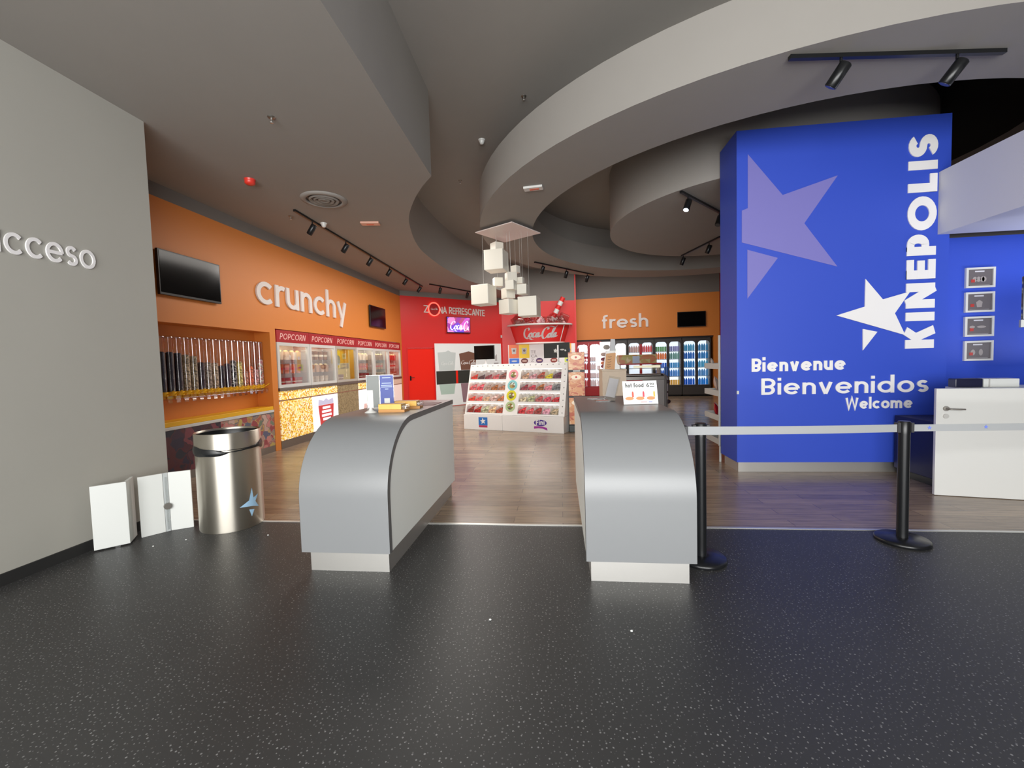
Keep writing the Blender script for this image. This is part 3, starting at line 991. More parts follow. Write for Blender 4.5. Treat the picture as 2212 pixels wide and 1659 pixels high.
word(MB(), 'Welcome', 0, 0, 0.094, 0.28, 0.0, 0.011, 0.733, 0.15, lambda a, b: (a, b)).build('letters', M['letter'], t)
t = CO.thing('star_decal', 'big lilac star with a detached tip on the blue wall', 'star', 2.227, 2.142, -0.004)
ox, oz = 2.227, 2.142
MB().prism([(x - ox, z - oz) for x, z in [(2.227, 2.82), (3.304, 2.476), (2.933, 3.004), (3.298, 3.535), (2.69, 3.351), (2.296, 3.857), (2.296, 3.223), (2.228, 3.199)]], 0, 0.003).build('star_body', M['star_lilac'], t)
MB().prism([(x - ox, z - oz) for x, z in [(2.291, 2.142), (2.638, 2.614), (2.291, 2.73)]], 0, 0.003).build('star_tip', M['star_lilac'], t)
t = CO.thing('star_decal', 'white star with a detached tip beside the upright word', 'star', 3.293, 1.475, -0.014)
ox, oz = 3.293, 1.475
MB().prism([(x - ox, z - oz) for x, z in [(3.293, 1.899), (4.045, 1.64), (3.93, 1.899), (4.09, 2.146), (3.798, 2.067), (3.607, 2.314), (3.604, 1.991)]], 0, 0.013).build('star_body', M['letter'], t)
MB().prism([(x - ox, z - oz) for x, z in [(3.589, 1.475), (3.744, 1.689), (3.586, 1.728)]], 0, 0.013).build('star_tip', M['letter'], t)
tag(MB().box(-0.004, -0.01, -0.02, 0.02, 0.0, 0.02).build('corner_sensor', M['white'], loc=(2.17, 5.519, 1.0)), 'tiny white sensor on the left edge of the blue block', 'sensor')

# ================================================================== RIGHT SIDE
t = thing('reception_desk', 'white reception desk with a door and lever handle at the right edge', 'desk', (3.705, 4.645, 0), R(-12))
MB().box(0.96, 0.0, 0.0, 1.9, 0.7, 1.06).build('body', M['white'], t, bevel=0.004)
MB().box(0.32, 0.22, 1.03, 0.96, 0.5, 1.06).build('top_rail', M['white'], t, bevel=0.004)
dr = MB().box(0.0, 0.0, 0.004, 0.95, 0.04, 1.072).build('door', M['white_gloss'], t, bevel=0.004)
hd = MB()
hd.tube([(0.075, 0.0, 0.875), (0.075, -0.012, 0.875)], 0.024, 18)
hd.tube([(0.075, -0.012, 0.875), (0.075, -0.045, 0.875), (0.1, -0.05, 0.874), (0.2, -0.05, 0.872)], 0.008, 10)
hd.build('handle', M['steel_dull'], dr)
MB().tube([(0.075, 0.0, 0.8), (0.075, -0.01, 0.8)], 0.023, 18).build('lock_plate', M['steel'], dr)
t = thing('shade_block', 'added dark block for the shade between the white desk door and the blue wall', 'cabinet', (3.92, 4.85, 0), 0)  # dark block added in place of the deep shade beside the door
MB().box(0, 0, 0.08, 0.6, 0.62, 0.7).build('body', mat('navy_shade', (20, 24, 66), 0.5), t, bevel=0.006)
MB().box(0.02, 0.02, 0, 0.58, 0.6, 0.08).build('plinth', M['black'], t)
t = thing('cash_drawer', 'white box standing on the reception desk', 'box', (4.305, 4.855, 1.061), R(-12))
MB().box(0, 0, 0, 0.28, 0.16, 0.085).build('case', M['white'], t, bevel=0.006)
MB().box(0.04, -0.004, 0.0, 0.05, 0.0, 0.085).build('seam', mat('seam_grey', (170, 168, 165), 0.5), t)
tag(MB().box(0, 0, 0, 0.22, 0.12, 0.09).build('card_reader', mat('navy_plastic', (16, 18, 48), 0.3), loc=(4.07, 4.885, 1.061), rotz=R(-12), bevel=0.008), 'dark navy device on the reception desk beside the white box', 'device')
names = ['topmost', 'second from the top', 'third from the top', 'lowest']
for i in range(4):
    z1 = 2.418 - 0.289 * i
    t = BW.thing('framed_menu', 'white framed dark snack menu on the blue wall, %s of the four' % names[i], 'frame', 4.835, z1 - 0.238, -0.026, 'four white framed menus')
    fr = MB()
    for b in [(0, 0, 0, 0.312, 0.025, 0.022), (0, 0, 0.216, 0.312, 0.025, 0.238), (0, 0, 0.022, 0.024, 0.025, 0.216), (0.288, 0, 0.022, 0.312, 0.025, 0.216)]:
        fr.box(*b)
    fr.build('frame', M['white_gloss'], t)
    p = MB().box(0.024, 0.012, 0.022, 0.288, 0.02, 0.216).build('menu_card', mat('menu_dark', (104, 98, 100), 0.4), t)
    mb = MB()
    if i == 0:
        for x in (0.1, 0.14, 0.18, 0.2):
            mb.prism(disc_poly(x, 0.1, 0.024, 12, 0.032), 0.0105, 0.0118)
    elif i == 1:
        mb.prism([(0.13, 0.06), (0.18, 0.06), (0.19, 0.12), (0.155, 0.145), (0.12, 0.12)], 0.0105, 0.0118)
    elif i == 2:
        mb.prism(disc_poly(0.085, 0.115, 0.03, 12, 0.016), 0.0105, 0.0118)
        mb.prism(disc_poly(0.185, 0.115, 0.05, 12, 0.014), 0.0105, 0.0118)
    else:
        mb.prism(disc_poly(0.1, 0.1, 0.025, 12, 0.035), 0.0105, 0.0118)
        mb.prism(disc_poly(0.185, 0.1, 0.022, 12, 0.04), 0.0105, 0.0118)
    mb.build('food_picture', mat('menu_pic', (158, 150, 148), 0.4), p)
    MB().prism([(0.06, 0.065), (0.1, 0.065), (0.1, 0.1), (0.06, 0.1)], 0.0095, 0.0104).build('red_picture', mat('menu_red', (178, 62, 58), 0.4), p)
    MB().box(0.1, 0.0105, 0.185, 0.2, 0.0118, 0.2).build('heading', mat('menu_head', (206, 204, 210), 0.4), p)
    MB().box(0.05, 0.0105, 0.03, 0.26, 0.0118, 0.036).build('text_line', mat('menu_line', (150, 146, 148), 0.4), p)
t = thing('monitor', 'dark monitor on a white stand at the right edge by the blue wall', 'monitor', (4.73, 4.95, 1.062), R(-30))
MB().box(0.0, 0.0, 0.68, 0.55, 0.05, 1.12).build('screen', mat('navy_screen', (10, 12, 40), 0.15), t, bevel=0.004)
MB().box(-0.01, 0.0, 0.6, 0.55, 0.06, 0.678).build('bezel', M['white'], t, bevel=0.004)
MB().box(0.05, 0.02, 0.27, 0.3, 0.06, 0.6).build('bracket', M['white'], t, bevel=0.004)
MB().box(0.1, 0.03, 0.0, 0.16, 0.06, 0.27).build('post', M['white'], t)

# ================================================================== CRUNCHY WALL
def tv(frame, x0, x1, z0, z1, label, y=-0.06, name='wall_television', sub=None):
    t = frame.thing(name, label, 'television', (x0 + x1) / 2, (z0 + z1) / 2, y)
    hw, hh = (x1 - x0) / 2, (z1 - z0) / 2
    MB().box(-hw, 0, -hh, hw, 0.035, hh).build('casing', M['black'], t, bevel=0.004)
    s = MB().box(-hw + 0.018, -0.003, -hh + 0.03, hw - 0.018, -0.0005, hh - 0.018).build('screen', M['screen'], t)
    MB().box(-0.15, 0.036, -0.1, 0.15, -y, 0.1).build('wall_bracket', M['dark_grey'], t)
    return t, s


tv(CR, 4.86, 5.84, 2.43, 3.0, 'black television on the orange wall beside the grey wall corner')
tv(CR, 10.87, 11.87, 2.51, 3.08, 'black television on the orange wall after the word crunchy')
t = CR.thing('wall_lettering', 'white word crunchy on the orange wall', 'lettering', 6.64, 2.56, -0.03)
word(MB(), 'crunchy', 0, 0, 0.385, 0.2, 0, 0.029, 3.02, 0.16, lambda a, b: (a, b)).build('letters', M['letter_dim'], t)

# candy counter and its tubes
t = CR.thing('candy_counter', 'low counter with a candy picture front and yellow shelf under the tubes', 'counter', 3.85, 0.0, 0.0)
W = 3.08
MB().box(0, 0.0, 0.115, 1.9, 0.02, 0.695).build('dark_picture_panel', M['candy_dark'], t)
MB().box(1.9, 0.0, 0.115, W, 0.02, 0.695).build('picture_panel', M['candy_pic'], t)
MB().box(0, 0.021, 0.0, W, 0.285, 0.69).build('carcass', M['white'], t)
MB().box(0, -0.012, 0.696, W, 0.285, 0.738).build('white_edge', M['white_gloss'], t, bevel=0.004)
MB().box(0, 0.0, 0.739, W, 0.285, 0.80).build('yellow_shelf', M['yellow'], t, bevel=0.004)
MB().box(0, 0.004, 0, W, 0.02, 0.114).build('kick_plate', M['steel_dull'], t)
pc = MB()
for (x, z, r) in [(2.0, 0.29, 0.075)]:
    pc.prism(disc_poly(x, z, r), -0.004, -0.0005)
pc.build('round_sticker', mat('sticker_grey', (150, 142, 140), 0.5), t)
fills = [((26, 20, 34), 1.71), ((24, 18, 32), 1.71), ((30, 22, 36), 1.70), ((168, 150, 120), 1.68), ((150, 136, 108), 1.66), ((44, 26, 36), 1.57), ((150, 136, 120), 1.57), ((168, 148, 122), 1.56),
         ((36, 24, 34), 1.52), ((60, 40, 54), 1.55), ((34, 30, 40), 1.60), ((206, 186, 110), 1.58), ((190, 128, 104), 1.42), ((214, 100, 54), 1.5), ((196, 150, 150), 1.45), ((206, 170, 160), 1.62)]
cnames = ['black liquorice', 'black liquorice', 'black liquorice', 'tan candy', 'pale brown candy', 'dark brown candy', 'beige candy', 'cream candy', 'dark berry candy', 'purple candy', 'black and white candy', 'pale yellow candy', 'salmon candy', 'orange candy', 'pink candy', 'mixed confetti candy']
ordn = ['first', 'second', 'third', 'fourth', 'fifth', 'sixth', 'seventh', 'eighth', 'ninth', 'tenth', 'eleventh', 'twelfth', 'thirteenth', 'fourteenth', 'fifteenth', 'last']
disp = None
for i in range(16):
    y = 5.03 + 0.1235 * i
    loc = CR.pt(y, 0.17, 1.1)
    lb = 'clear tube dispenser holding %s, %s from the left of the row' % (cnames[i], ordn[i])
    if disp is None:
        disp = thing('candy_tube', lb, 'dispenser', loc, CR.a, 'candy tube dispensers')
        MB().lathe([(0.05, 0.08), (0.05, 0.82)], seg=20, caps=False).build('tube', M['tube'], disp)
        MB().lathe([(0.0, 0.835), (0.045, 0.83), (0.053, 0.815), (0.053, 0.80)], seg=20, caps=False).build('lid', M['tube'], disp)
        MB().lathe([(0.054, 0.03), (0.054, 0.085)], seg=20).build('collar', M['yellow'], disp)
        MB().box(-0.035, -0.1, -0.02, 0.035, 0.03, 0.03).sprism([(-0.1, -0.02), (-0.1, -0.06), (-0.06, -0.02)], -0.03, 0.03).build('spout', M['acrylic'], disp)
        MB().tube([(0.0, -0.05, 0.05), (0.02, -0.09, 0.07), (0.045, -0.12, 0.1)], 0.009, 8).build('lever', M['yellow'], disp)
        MB().box(-0.05, 0.02, -0.01, 0.05, 0.118, 0.028).build('wall_mount', M['yellow'], disp)
    else:
        dup(disp, loc, label=lb)
    c, zt = fills[i]
    cm = cells('candy_fill_%d' % i, [c, tuple(min(255, int(v * 1.25) + 8) for v in c), tuple(int(v * 0.75) for v in c)] if i not in (10, 15) else ([c, (190, 186, 176), (40, 36, 44), (120, 110, 110)] if i == 10 else [(214, 120, 110), (236, 226, 210), (150, 170, 150), (210, 150, 170)]), 60, 0.5)
    o = MB().lathe([(0.044, 0.087), (0.046, 0.1), (0.046, zt - 1.1 - 0.01), (0.03, zt - 1.1 + 0.006), (0.0, zt - 1.1 + 0.01)], seg=16, caps=True).build('candy_fill', cm, loc=loc, rotz=CR.a)
    tag(o, '%s filling the %s tube from the left' % (cnames[i], ordn[i]), 'candy', None, 'stuff')

# popcorn cabinets
rc = random.Random(3)
pl = ['leftmost popcorn cabinet, popcorn picture down its whole front', 'popcorn cabinet with a red popcorn box poster on white below', 'popcorn cabinet with dull brown panels and an open yellow backed window',
      'popcorn cabinet with a white lower poster, left of the tall blue notice', 'popcorn cabinet half hidden by the notices on the left counter', 'rightmost popcorn cabinet beside the red door']
xs = [7.1, 8.1, 9.1, 10.1, 11.1, 12.08, 13.05]
for i in range(6):
    W = xs[i + 1] - xs[i] - 0.012
    t = CR.thing('popcorn_cabinet', pl[i], 'popcorn cabinet', xs[i] + 0.006, 0.0, -0.01, 'popcorn cabinets along the orange wall')
    hd = MB().box(0, 0.0, 1.93, W, 0.06, 2.15).build('header', M['red_sign'], t, bevel=0.004)
    mb = MB()
    word(mb, 'POPCORN', 0, 0, 0.078, 0.19, -0.003, -0.0005, W * 0.78, 0.24, lambda a, b: (W * 0.08 + a, 1.985 + b), shear=0.22)
    mb.build('lettering', mat('header_print', (224, 176, 168), 0.5, emit=0.15), hd)
    fr = MB()
    for b in [(0, 0, 1.87, W, 0.05, 1.93), (0, 0, 1.105, W, 0.05, 1.16), (0, 0, 1.16, 0.06, 0.05, 1.87), (W - 0.06, 0, 1.16, W, 0.05, 1.87)]:
        fr.box(*b)
    fr.build('window_frame', M['white_gloss'] if i != 2 else mat('dull_frame', (178, 172, 164), 0.4), t)
    MB().box(0.06, 0.02, 1.16, W / 2 - 0.004, 0.026, 1.87).box(W / 2 + 0.004, 0.02, 1.16, W - 0.06, 0.026, 1.87).build('glass_pane', M['glass'], t)
    ca = MB()
    for b in [(0.0, 0.32, 1.06, W, 0.34, 1.93), (0.0, 0.055, 1.06, 0.02, 0.32, 1.93), (W - 0.02, 0.055, 1.06, W, 0.32, 1.93), (0.0, 0.055, 1.91, W, 0.32, 1.93), (0.02, 0.055, 1.06, W - 0.02, 0.32, 1.10)]:
        ca.box(*b)
    ca.build('carcass', mat('cabinet_inside_%d' % (i == 2), (206, 196, 186) if i != 2 else (206, 186, 70), 0.6), t)
    MB().box(0.1, 0.07, 1.895, W - 0.1, 0.1, 1.908).build('light_tube', mat('tube_light', (255, 244, 226), 0.5, emit=16.0), t)
    MB().box(0, -0.02, 1.045, W, 0.055, 1.10).build('ledge', M['steel_dull'], t, bevel=0.003)
    MB().box(0, 0, 0.885, W, 0.03, 1.044).build('upper_panel', M['popcorn'] if i not in (2, 5) else (M['popcorn_dim'] if i == 2 else mat('faded_panel', (226, 200, 180), 0.4, emit=0.1)), t)
    MB().box(0, -0.003, 0.865, W, 0.03, 0.884).build('divider_strip', mat('divider_brown', (150, 104, 84), 0.5), t)
    lm = [M['popcorn'], M['backlit'], M['popcorn_dim'], M['backlit'], M['backlit_pink'], M['backlit_pink']][i]
    lp = MB().box(0, 0, 0.15, W, 0.03, 0.864).build('lower_panel', lm, t)
    if i == 1:
        px = MB().prism([(0.26, 0.2), (0.74, 0.2), (0.8, 0.66), (0.2, 0.66)], -0.003, -0.0005).build('box_picture', mat('box_red', (214, 70, 72), 0.5, emit=0.15), lp)
        MB().prism([(0.2, 0.665), (0.8, 0.665), (0.78, 0.79), (0.6, 0.75), (0.5, 0.8), (0.4, 0.75), (0.22, 0.79)], -0.003, -0.0005).build('popcorn_top', mat('pop_top', (206, 206, 236), 0.5, emit=0.2), lp)
        mm = MB()
        for z_, w_ in ((0.6, 0.3), (0.52, 0.36), (0.44, 0.38), (0.36, 0.3)):
            mm.box(0.5 - w_ / 2, -0.006, z_ - 0.025, 0.5 + w_ / 2, -0.0035, z_ + 0.025)
        mm.build('white_print', M['backlit'], lp)
    if i in (3, 4):
        MB().prism([(0.2, 0.2), (0.8, 0.2), (0.72, 0.5), (0.28, 0.5)], -0.003, -0.0005).build('faint_picture', mat('faint_pink', (236, 200, 196), 0.5, emit=0.2), lp)
    MB().box(0, 0.015, 0.0, W, 0.6, 0.149).build('kick_plate', M['steel_dull'], t)
    # goods behind the glass
    zs = [1.102, 1.36, 1.62] if i != 2 else [1.102]
    for j, z in enumerate(zs):
        if j:
            MB().box(0.022, 0.07, z - 0.012, W - 0.022, 0.318, z - 0.001).build('shelf', M['acrylic'], t)
        pal = [(196, 44, 40), (226, 120, 60), (236, 216, 190), (206, 160, 120), (160, 120, 96), (222, 200, 190)]
        proto = None
        kind = ['bucket', 'cup', 'carton'][j] if i != 1 else ['jar', 'carton', 'cup'][j]
        for q in range(5 if i != 2 else 3):
            loc = CR.pt(xs[i] + 0.13 + (W - 0.26) * q / 4, 0.17, z)
            g_ = '%ss on %s shelf of %s' % (kind, ['the lowest', 'the middle', 'the top'][j], pl[i].split(',')[0])
            lb = '%s of the row on %s shelf inside the %s' % (kind, ['the lowest', 'the middle', 'the top'][j], ['leftmost popcorn cabinet', 'cabinet above the red box poster', 'open brown cabinet', 'cabinet with the white poster', 'cabinet behind the notices', 'cabinet beside the red door'][i])
            if proto is None:
                c = pal[(i * 2 + j) % 6]
                proto = thing('popcorn_' + kind.replace(' ', '_'), lb, kind, loc, CR.a, g_)
                if kind == 'carton':
                    MB().prism([(-0.05, 0), (0.05, 0), (0.065, 0.15), (-0.065, 0.15)], -0.04, 0.04).build('carton_body', mat('good_%d%d' % (i, j), c, 0.5), proto)
                    MB().ball((0, 0, 0.15), 0.055, 0.036, 0.035).build('popcorn', mat('popcorn_white', (246, 226, 170), 0.8), proto)
                else:
                    r = 0.075 if kind == 'bucket' else 0.055
                    MB().lathe([(r * 0.75, 0), (r, 0.17), (r * 1.06, 0.175)], seg=14).build('body', mat('good_%d%d' % (i, j), c, 0.5), proto)
                    MB().lathe([(r * 0.76 + 0.003, 0.05), (r * 0.9 + 0.002, 0.11)], seg=14, caps=False).build('printed_band', mat('goodband_%d' % j, [(240, 226, 206), (226, 60, 50), (250, 240, 220)][j], 0.5), proto)
            else:
                dup(proto, loc, label=lb)
    if i == 2:
        p = CR.thing('window_poster', 'yellow poster with a blue drop inside the open brown cabinet', 'poster', xs[i] + 0.4, 1.42, 0.295)
        MB().box(0, 0, 0, 0.5, 0.01, 0.42).build('sheet', mat('poster_yellow', (226, 206, 70), 0.5), p)
        MB().prism(disc_poly(0.25, 0.2, 0.1, 16, 0.12), -0.003, -0.0005).build('blue_drop', mat('poster_blue', (110, 150, 190), 0.5), p)

# ================================================================== RED WALL
dr = MB().box(0.19, 0.03, 0.0, 1.11, 0.08, 2.0).build('door_1', M['red_door'], loc=RD.pt(0), rotz=RD.a)
struct(dr)
h = MB().tube([(0.27, 0.03, 1.04), (0.27, -0.02, 1.04), (0.38, -0.025, 1.04)], 0.011)
h.box(0.245, 0.022, 0.95, 0.295, 0.029, 1.1).build('door_handle', M['black'], dr)
MB().box(0.165, -0.012, 0, 0.188, 0.08, 2.025).box(1.112, -0.012, 0, 1.135, 0.08, 2.025).box(0.188, -0.012, 2.003, 1.112, 0.08, 2.025).build('door_frame', M['red'], dr)
t = RD.thing('drink_mural', 'white mural of drink glasses with a dark band beside the red door', 'mural', 1.14, 0.0, -0.012)
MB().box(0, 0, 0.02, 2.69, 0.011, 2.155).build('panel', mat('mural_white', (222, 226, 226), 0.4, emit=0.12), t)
MB().box(0.03, -0.002, 0.77, 0.77, -0.0003, 1.22).box(0.85, -0.002, 0.77, 2.66, -0.0003, 1.22).build('dark_band', mat('mural_dark', (54, 56, 52), 0.4), t)
MB().box(0.771, -0.0025, 0.77, 0.849, -0.0003, 1.22).build('red_stripe', M['red_door'], t)
g = MB()
g.prism([(0.14, 1.23), (0.72, 1.23), (0.79, 1.84), (0.6, 1.86), (0.5, 1.92), (0.4, 1.87), (0.1, 1.85)], -0.003, -0.0003)
g.build('pale_glass_picture', mat('mural_pale_glass', (196, 206, 206), 0.4), t)
MB().prism([(0.18, 0.42), (0.68, 0.42), (0.74, 0.765), (0.12, 0.765)], -0.003, -0.0003).build('glass_foot_picture', mat('mural_green_glass', (176, 200, 190), 0.4), t)
MB().prism([(0.98, 1.23), (1.56, 1.23), (1.62, 1.8), (1.3, 1.88), (0.92, 1.8)], -0.003, -0.0003).build('cola_glass_picture', mat('mural_cola', (120, 84, 70), 0.4), t)
script_logo(MB(), 0, 0, 0.62, -0.0055, -0.0035, lambda a, b: (0.96 + a, 1.42 + b)).build('logo', M['letter'], t)
script_logo(MB(), 0, 0, 0.5, -0.0055, -0.0035, lambda a, b: (0.2 + a, 1.42 + b)).build('logo', mat('mural_logo_pale', (226, 232, 232), 0.4), t)
MB().prism([(1.02, 0.1), (1.4, 0.1), (1.5, 0.765), (0.95, 0.765)], -0.003, -0.0003).build('cola_foot_picture', mat('mural_cola2', (150, 120, 130), 0.4), t)
mm = MB()
mm.box(2.36, -0.003, 1.42, 2.56, -0.0003, 1.45)
mm.box(2.42, -0.003, 1.52, 2.445, -0.0003, 1.72).box(2.47, -0.003, 1.52, 2.495, -0.0003, 1.76)
mm.box(2.3, -0.003, 1.9, 2.38, -0.0003, 1.92)
mm.build('small_print', mat('mural_print', (150, 140, 140), 0.4), t)
t, s = tv(RD, 1.6, 2.52, 2.51, 3.07, 'lit television showing a script drink logo on the red wall')
s.data.materials.clear()
s.data.materials.append(cells('cola_screen', [(196, 90, 190), (150, 60, 150), (220, 130, 190), (170, 70, 120), (110, 70, 200), (214, 90, 110)], 5, 0.3, 0.75))
script_logo(MB(), 0, 0, 1.02, -0.006, -0.004, lambda a, b: (-0.38 + a, -0.2 + b * 1.35), clip=8.6, fat=1.3).build('logo', mat('screen_white', (226, 216, 255), 0.4, emit=0.9), s)
t = RD.thing('zona_sign', 'white sign reading zona refrescante with a glowing red ring on the red wall', 'sign', 0.8, 3.17, -0.03)
word(MB(), 'Z', 0, 0, 0.17, 0.17, 0, 0.029, 0.16, 0.1, lambda a, b: (a, b)).build('letters', M['letter_dim'], t)
word(MB(), 'NA REFRESCANTE', 0, 0, 0.16, 0.2, 0, 0.029, 1.80, 0.12, lambda a, b: (0.55 + a, b - a * 0.015), jig=0.14).build('letters', M['letter_dim'], t)
rg = MB()
rp = arc(0.365, 0.125, 0.2, 0.215, 0, 360, 40)[:-1]
rg.ribbon(rp, 0.035, -0.01, 0.025, closed=True)
rg.build('neon_ring', M['neon'], t)
pd = MB().prism(disc_poly(0.365, 0.125, 0.18, 30, 0.195), 0.0, 0.025).build('red_disc', mat('disc_red', (170, 24, 28), 0.4), t)
script_logo(MB(), 0, 0, 0.26, -0.003, -0.0005, lambda a, b: (0.235 + a, 0.1 + b)).build('logo', M['letter'], pd)
tag(MB().box(-0.03, -0.03, -0.05, 0.03, 0, 0.05).build('wall_sensor', M['white'], loc=RD.pt(3.86, -0.001, 2.42), rotz=RD.a, bevel=0.008), 'small white sensor on the red wall beside the giant cup', 'sensor')

# ================================================================== GIANT CUP WALL
t = F2.thing('giant_cup', 'giant red half cup with white rim, ice and straw over the drinks posters', 'cup sign', 1.4, 2.14, -0.004)
MB().lathe([(0.9, 0.0), (1.0, 0.3), (1.1, 0.63)], (0, 0, 0), 60, 1.0, 0.5, True, 180, 360).build('cup_body', M['red'], t)
k, pts = 64, []
rim = MB()
ring = [(1.19 * math.cos(R(180 + 180 * i / k)), 0.62 * math.sin(R(180 + 180 * i / k)) - 0.005, 0.655) for i in range(k + 1)]
rim.tube([(x, min(y, -0.042), z) for x, y, z in ring], 0.035, 12)
rim.build('rim', M['white_gloss'], t)
MB().lathe([(0.905, -0.03), (0.915, 0.02)], (0, 0, 0), 60, 1.0, 0.5, True, 180, 360).build('base_band', mat('cup_base', (240, 226, 222), 0.4, emit=0.1), t)


def cupmap(r0, r1, z0, z1):
    def f(a, z):
        r = (r0 + (r1 - r0) * (z - z0) / (z1 - z0)) + 0.012
        return (r * math.sin(a), -0.5 * r * math.cos(a), z)
    return f


cm = cupmap(0.9, 1.1, 0.0, 0.63)
lg = MB()
script_logo(lg, 0, 0, 1.0, 0.0, 0.0, lambda a, b: (-0.74 + a * 1.36, 0.13 + b * 1.7), fat=1.9)
lg.v = [cm(v[0] + 0.02, v[2]) for v in lg.v]
lg.build('logo', M['letter'], t)
sb = MB()
q = [(0.86, 0.03), (0.9, 0.03), (0.93, 0.61), (0.88, 0.61)]
sb.add([cm(a, z) for a, z in q], [(0, 1, 2, 3)])
sb.build('white_stripe', M['letter'], t)
ic = random.Random(5)
for i in range(11):
    a = R(188 + 164 * (i + 0.5) / 11)
    r = 0.86
    b = MB()
    s_ = 0.13 + 0.03 * ic.random()
    b.box(-s_, -s_, -s_, s_, s_, s_)
    o = b.build('ice_cube', M['ice'], t, loc=(r * math.cos(a) * 1.05, min(-0.3, 0.4 * math.sin(a)), 0.78 + 0.1 * (i % 3 == 1)), bevel=0.04)
    o.rotation_euler = (ic.random(), ic.random(), ic.random())
sw = [MB(), MB()]
p0, p1 = Vector((0.42, -0.24, 0.78)), Vector((0.86, -0.3, 1.62))
for k in range(6):
    sw[k % 2].tube([p0.lerp(p1, k / 6), p0.lerp(p1, (k + 1) / 6)], 0.09, 14)
so = sw[0].build('straw', M['white_gloss'], t)
sw[1].build('red_band', M['red'], so)
# posters under the cup
t = F2.thing('poster_wall', 'white board behind the posters under the giant cup', 'board', 0.2, 0.25, -0.02)
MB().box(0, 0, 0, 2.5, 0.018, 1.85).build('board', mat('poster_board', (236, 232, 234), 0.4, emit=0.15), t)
print_text('TE\nCA\nZ  O', 'lettering', mat('poster_print', (150, 140, 146), 0.5), t, 0.84, -0.001, 1.2, 0.36, height=0.42)
posters = [(0.23, 0.6, 1.61, 2.1, (226, 112, 60), 'orange poster with a white cup under the left of the giant cup'), (0.61, 0.99, 1.6, 2.1, (236, 200, 30), 'yellow poster with a white cup beside the orange poster'),
           (0.24, 0.6, 1.39, 1.59, (50, 110, 210), 'blue poster under the orange poster'), (2.38, 2.56, 1.62, 2.1, (238, 176, 90), 'pale orange poster at the right end under the giant cup'),
           (2.3, 2.56, 1.36, 1.6, (206, 220, 110), 'green yellow poster at the lower right under the giant cup')]
for i, (x0, x1, z0, z1, c, lb) in enumerate(posters):
    p = F2.thing('drink_poster', lb, 'poster', x0, z0, -0.03, 'posters under the giant cup')
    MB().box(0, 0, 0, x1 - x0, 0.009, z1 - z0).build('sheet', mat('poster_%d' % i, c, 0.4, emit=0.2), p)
    ww, hh = x1 - x0, z1 - z0
    if i < 2:
        MB().prism([(ww * .3, hh * .3), (ww * .7, hh * .3), (ww * .76, hh * .75), (ww * .24, hh * .75)], -0.003, -0.0004).build('cup_picture', mat('poster_cup', (206, 206, 206), 0.4), p)
        MB().prism(disc_poly(ww * .5, hh * .55, ww * .12), -0.005, -0.0032).build('face_mark', mat('poster_mark', (120, 100, 100), 0.4), p)
    else:
        MB().prism(disc_poly(ww * .5, hh * .5, ww * .3, 16, hh * .15), -0.003, -0.0004).build('wave_mark', mat('poster_wave_%d' % i, (220, 226, 240) if i == 2 else (70, 90, 200), 0.4), p)
for i, x in enumerate((0.8, 1.36, 1.9)):
    p = F2.thing('round_badge', 'maroon oval logo badge under the giant cup, %s of three' % ['left', 'middle', 'right'][i], 'badge', x, 1.49, -0.03, 'oval badges under the giant cup')
    MB().prism(disc_poly(0, 0, 0.13, 24, 0.1), 0, 0.009).build('oval', mat('badge_%d' % i, [(120, 50, 40), (92, 50, 110), (150, 60, 50)][i], 0.4), p)
    MB().box(-0.08, -0.003, -0.03, 0.08, -0.0004, 0.03).build('band', mat('badge_band', (226, 190, 180), 0.4), p)
tag(MB().box(0, 0, 0, 0.16, 0.012, 0.22).build('wall_notice', M['white'], loc=F2.pt(2.55, -0.014, 1.88), rotz=F2.a), 'small white notice on the red strip beside the drinks fridges', 'notice')

# ================================================================== SWEETS DISPLAY
def ysl(z):
    return 0.05 + (z - 0.33) * 0.33 / 1.09


t = thing('sweets_display', 'big white pick and mix sweets display with four rows of bins', 'display', DS.pt(0), DS.a)
MB().box(0, 0, 0, 0.955, 0.74, 0.33).box(0.957, 0.006, 0, 1.333, 0.74, 0.33).box(1.335, 0, 0, 2.33, 0.74, 0.33).build('base_cabinet', M['display_white'], t, bevel=0.004)
sd = [(ysl(0.335), 0.335), (0.74, 0.335), (0.74, 1.42), (ysl(1.42), 1.42)]
MB().sprism(sd, 0, 0.03).build('side_panel', M['display_white'], t)
MB().sprism(sd, 2.2, 2.33).build('side_panel', M['display_white'], t)
MB().sprism(sd, 0.94, 1.285).build('centre_panel', M['display_white'], t)
MB().box(0.03, 0.70, 0.335, 0.94, 0.74, 1.42).box(1.285, 0.70, 0.335, 2.2, 0.74, 1.42).build('back_panel', M['white'], t)
tp = MB()
for x0, x1 in ((0.03, 0.94), (1.285, 2.2)):
    tp.sprism([(ysl(1.3), 1.3), (0.70, 1.3), (0.70, 1.42), (ysl(1.42), 1.42)], x0, x1)
tp.build('header', M['display_white'], t)
dots = MB()
for i in range(18):
    x = 0.06 + 2.2 * i / 17
    z = 1.385
    dots.ball((x, ysl(z) - 0.001, z), 0.013, 0.006, 0.013, 10, 6)
for i in range(8):
    z = 1.28 - 0.125 * i
    dots.ball((2.275, ysl(z) - 0.001, z), 0.013, 0.006, 0.013, 10, 6)
dots.build('bulb_studs', mat('stud_grey', (150, 148, 146), 0.3), t)
rows = [(1.085, 1.3), (0.845, 1.04), (0.61, 0.80), (0.36, 0.565)]
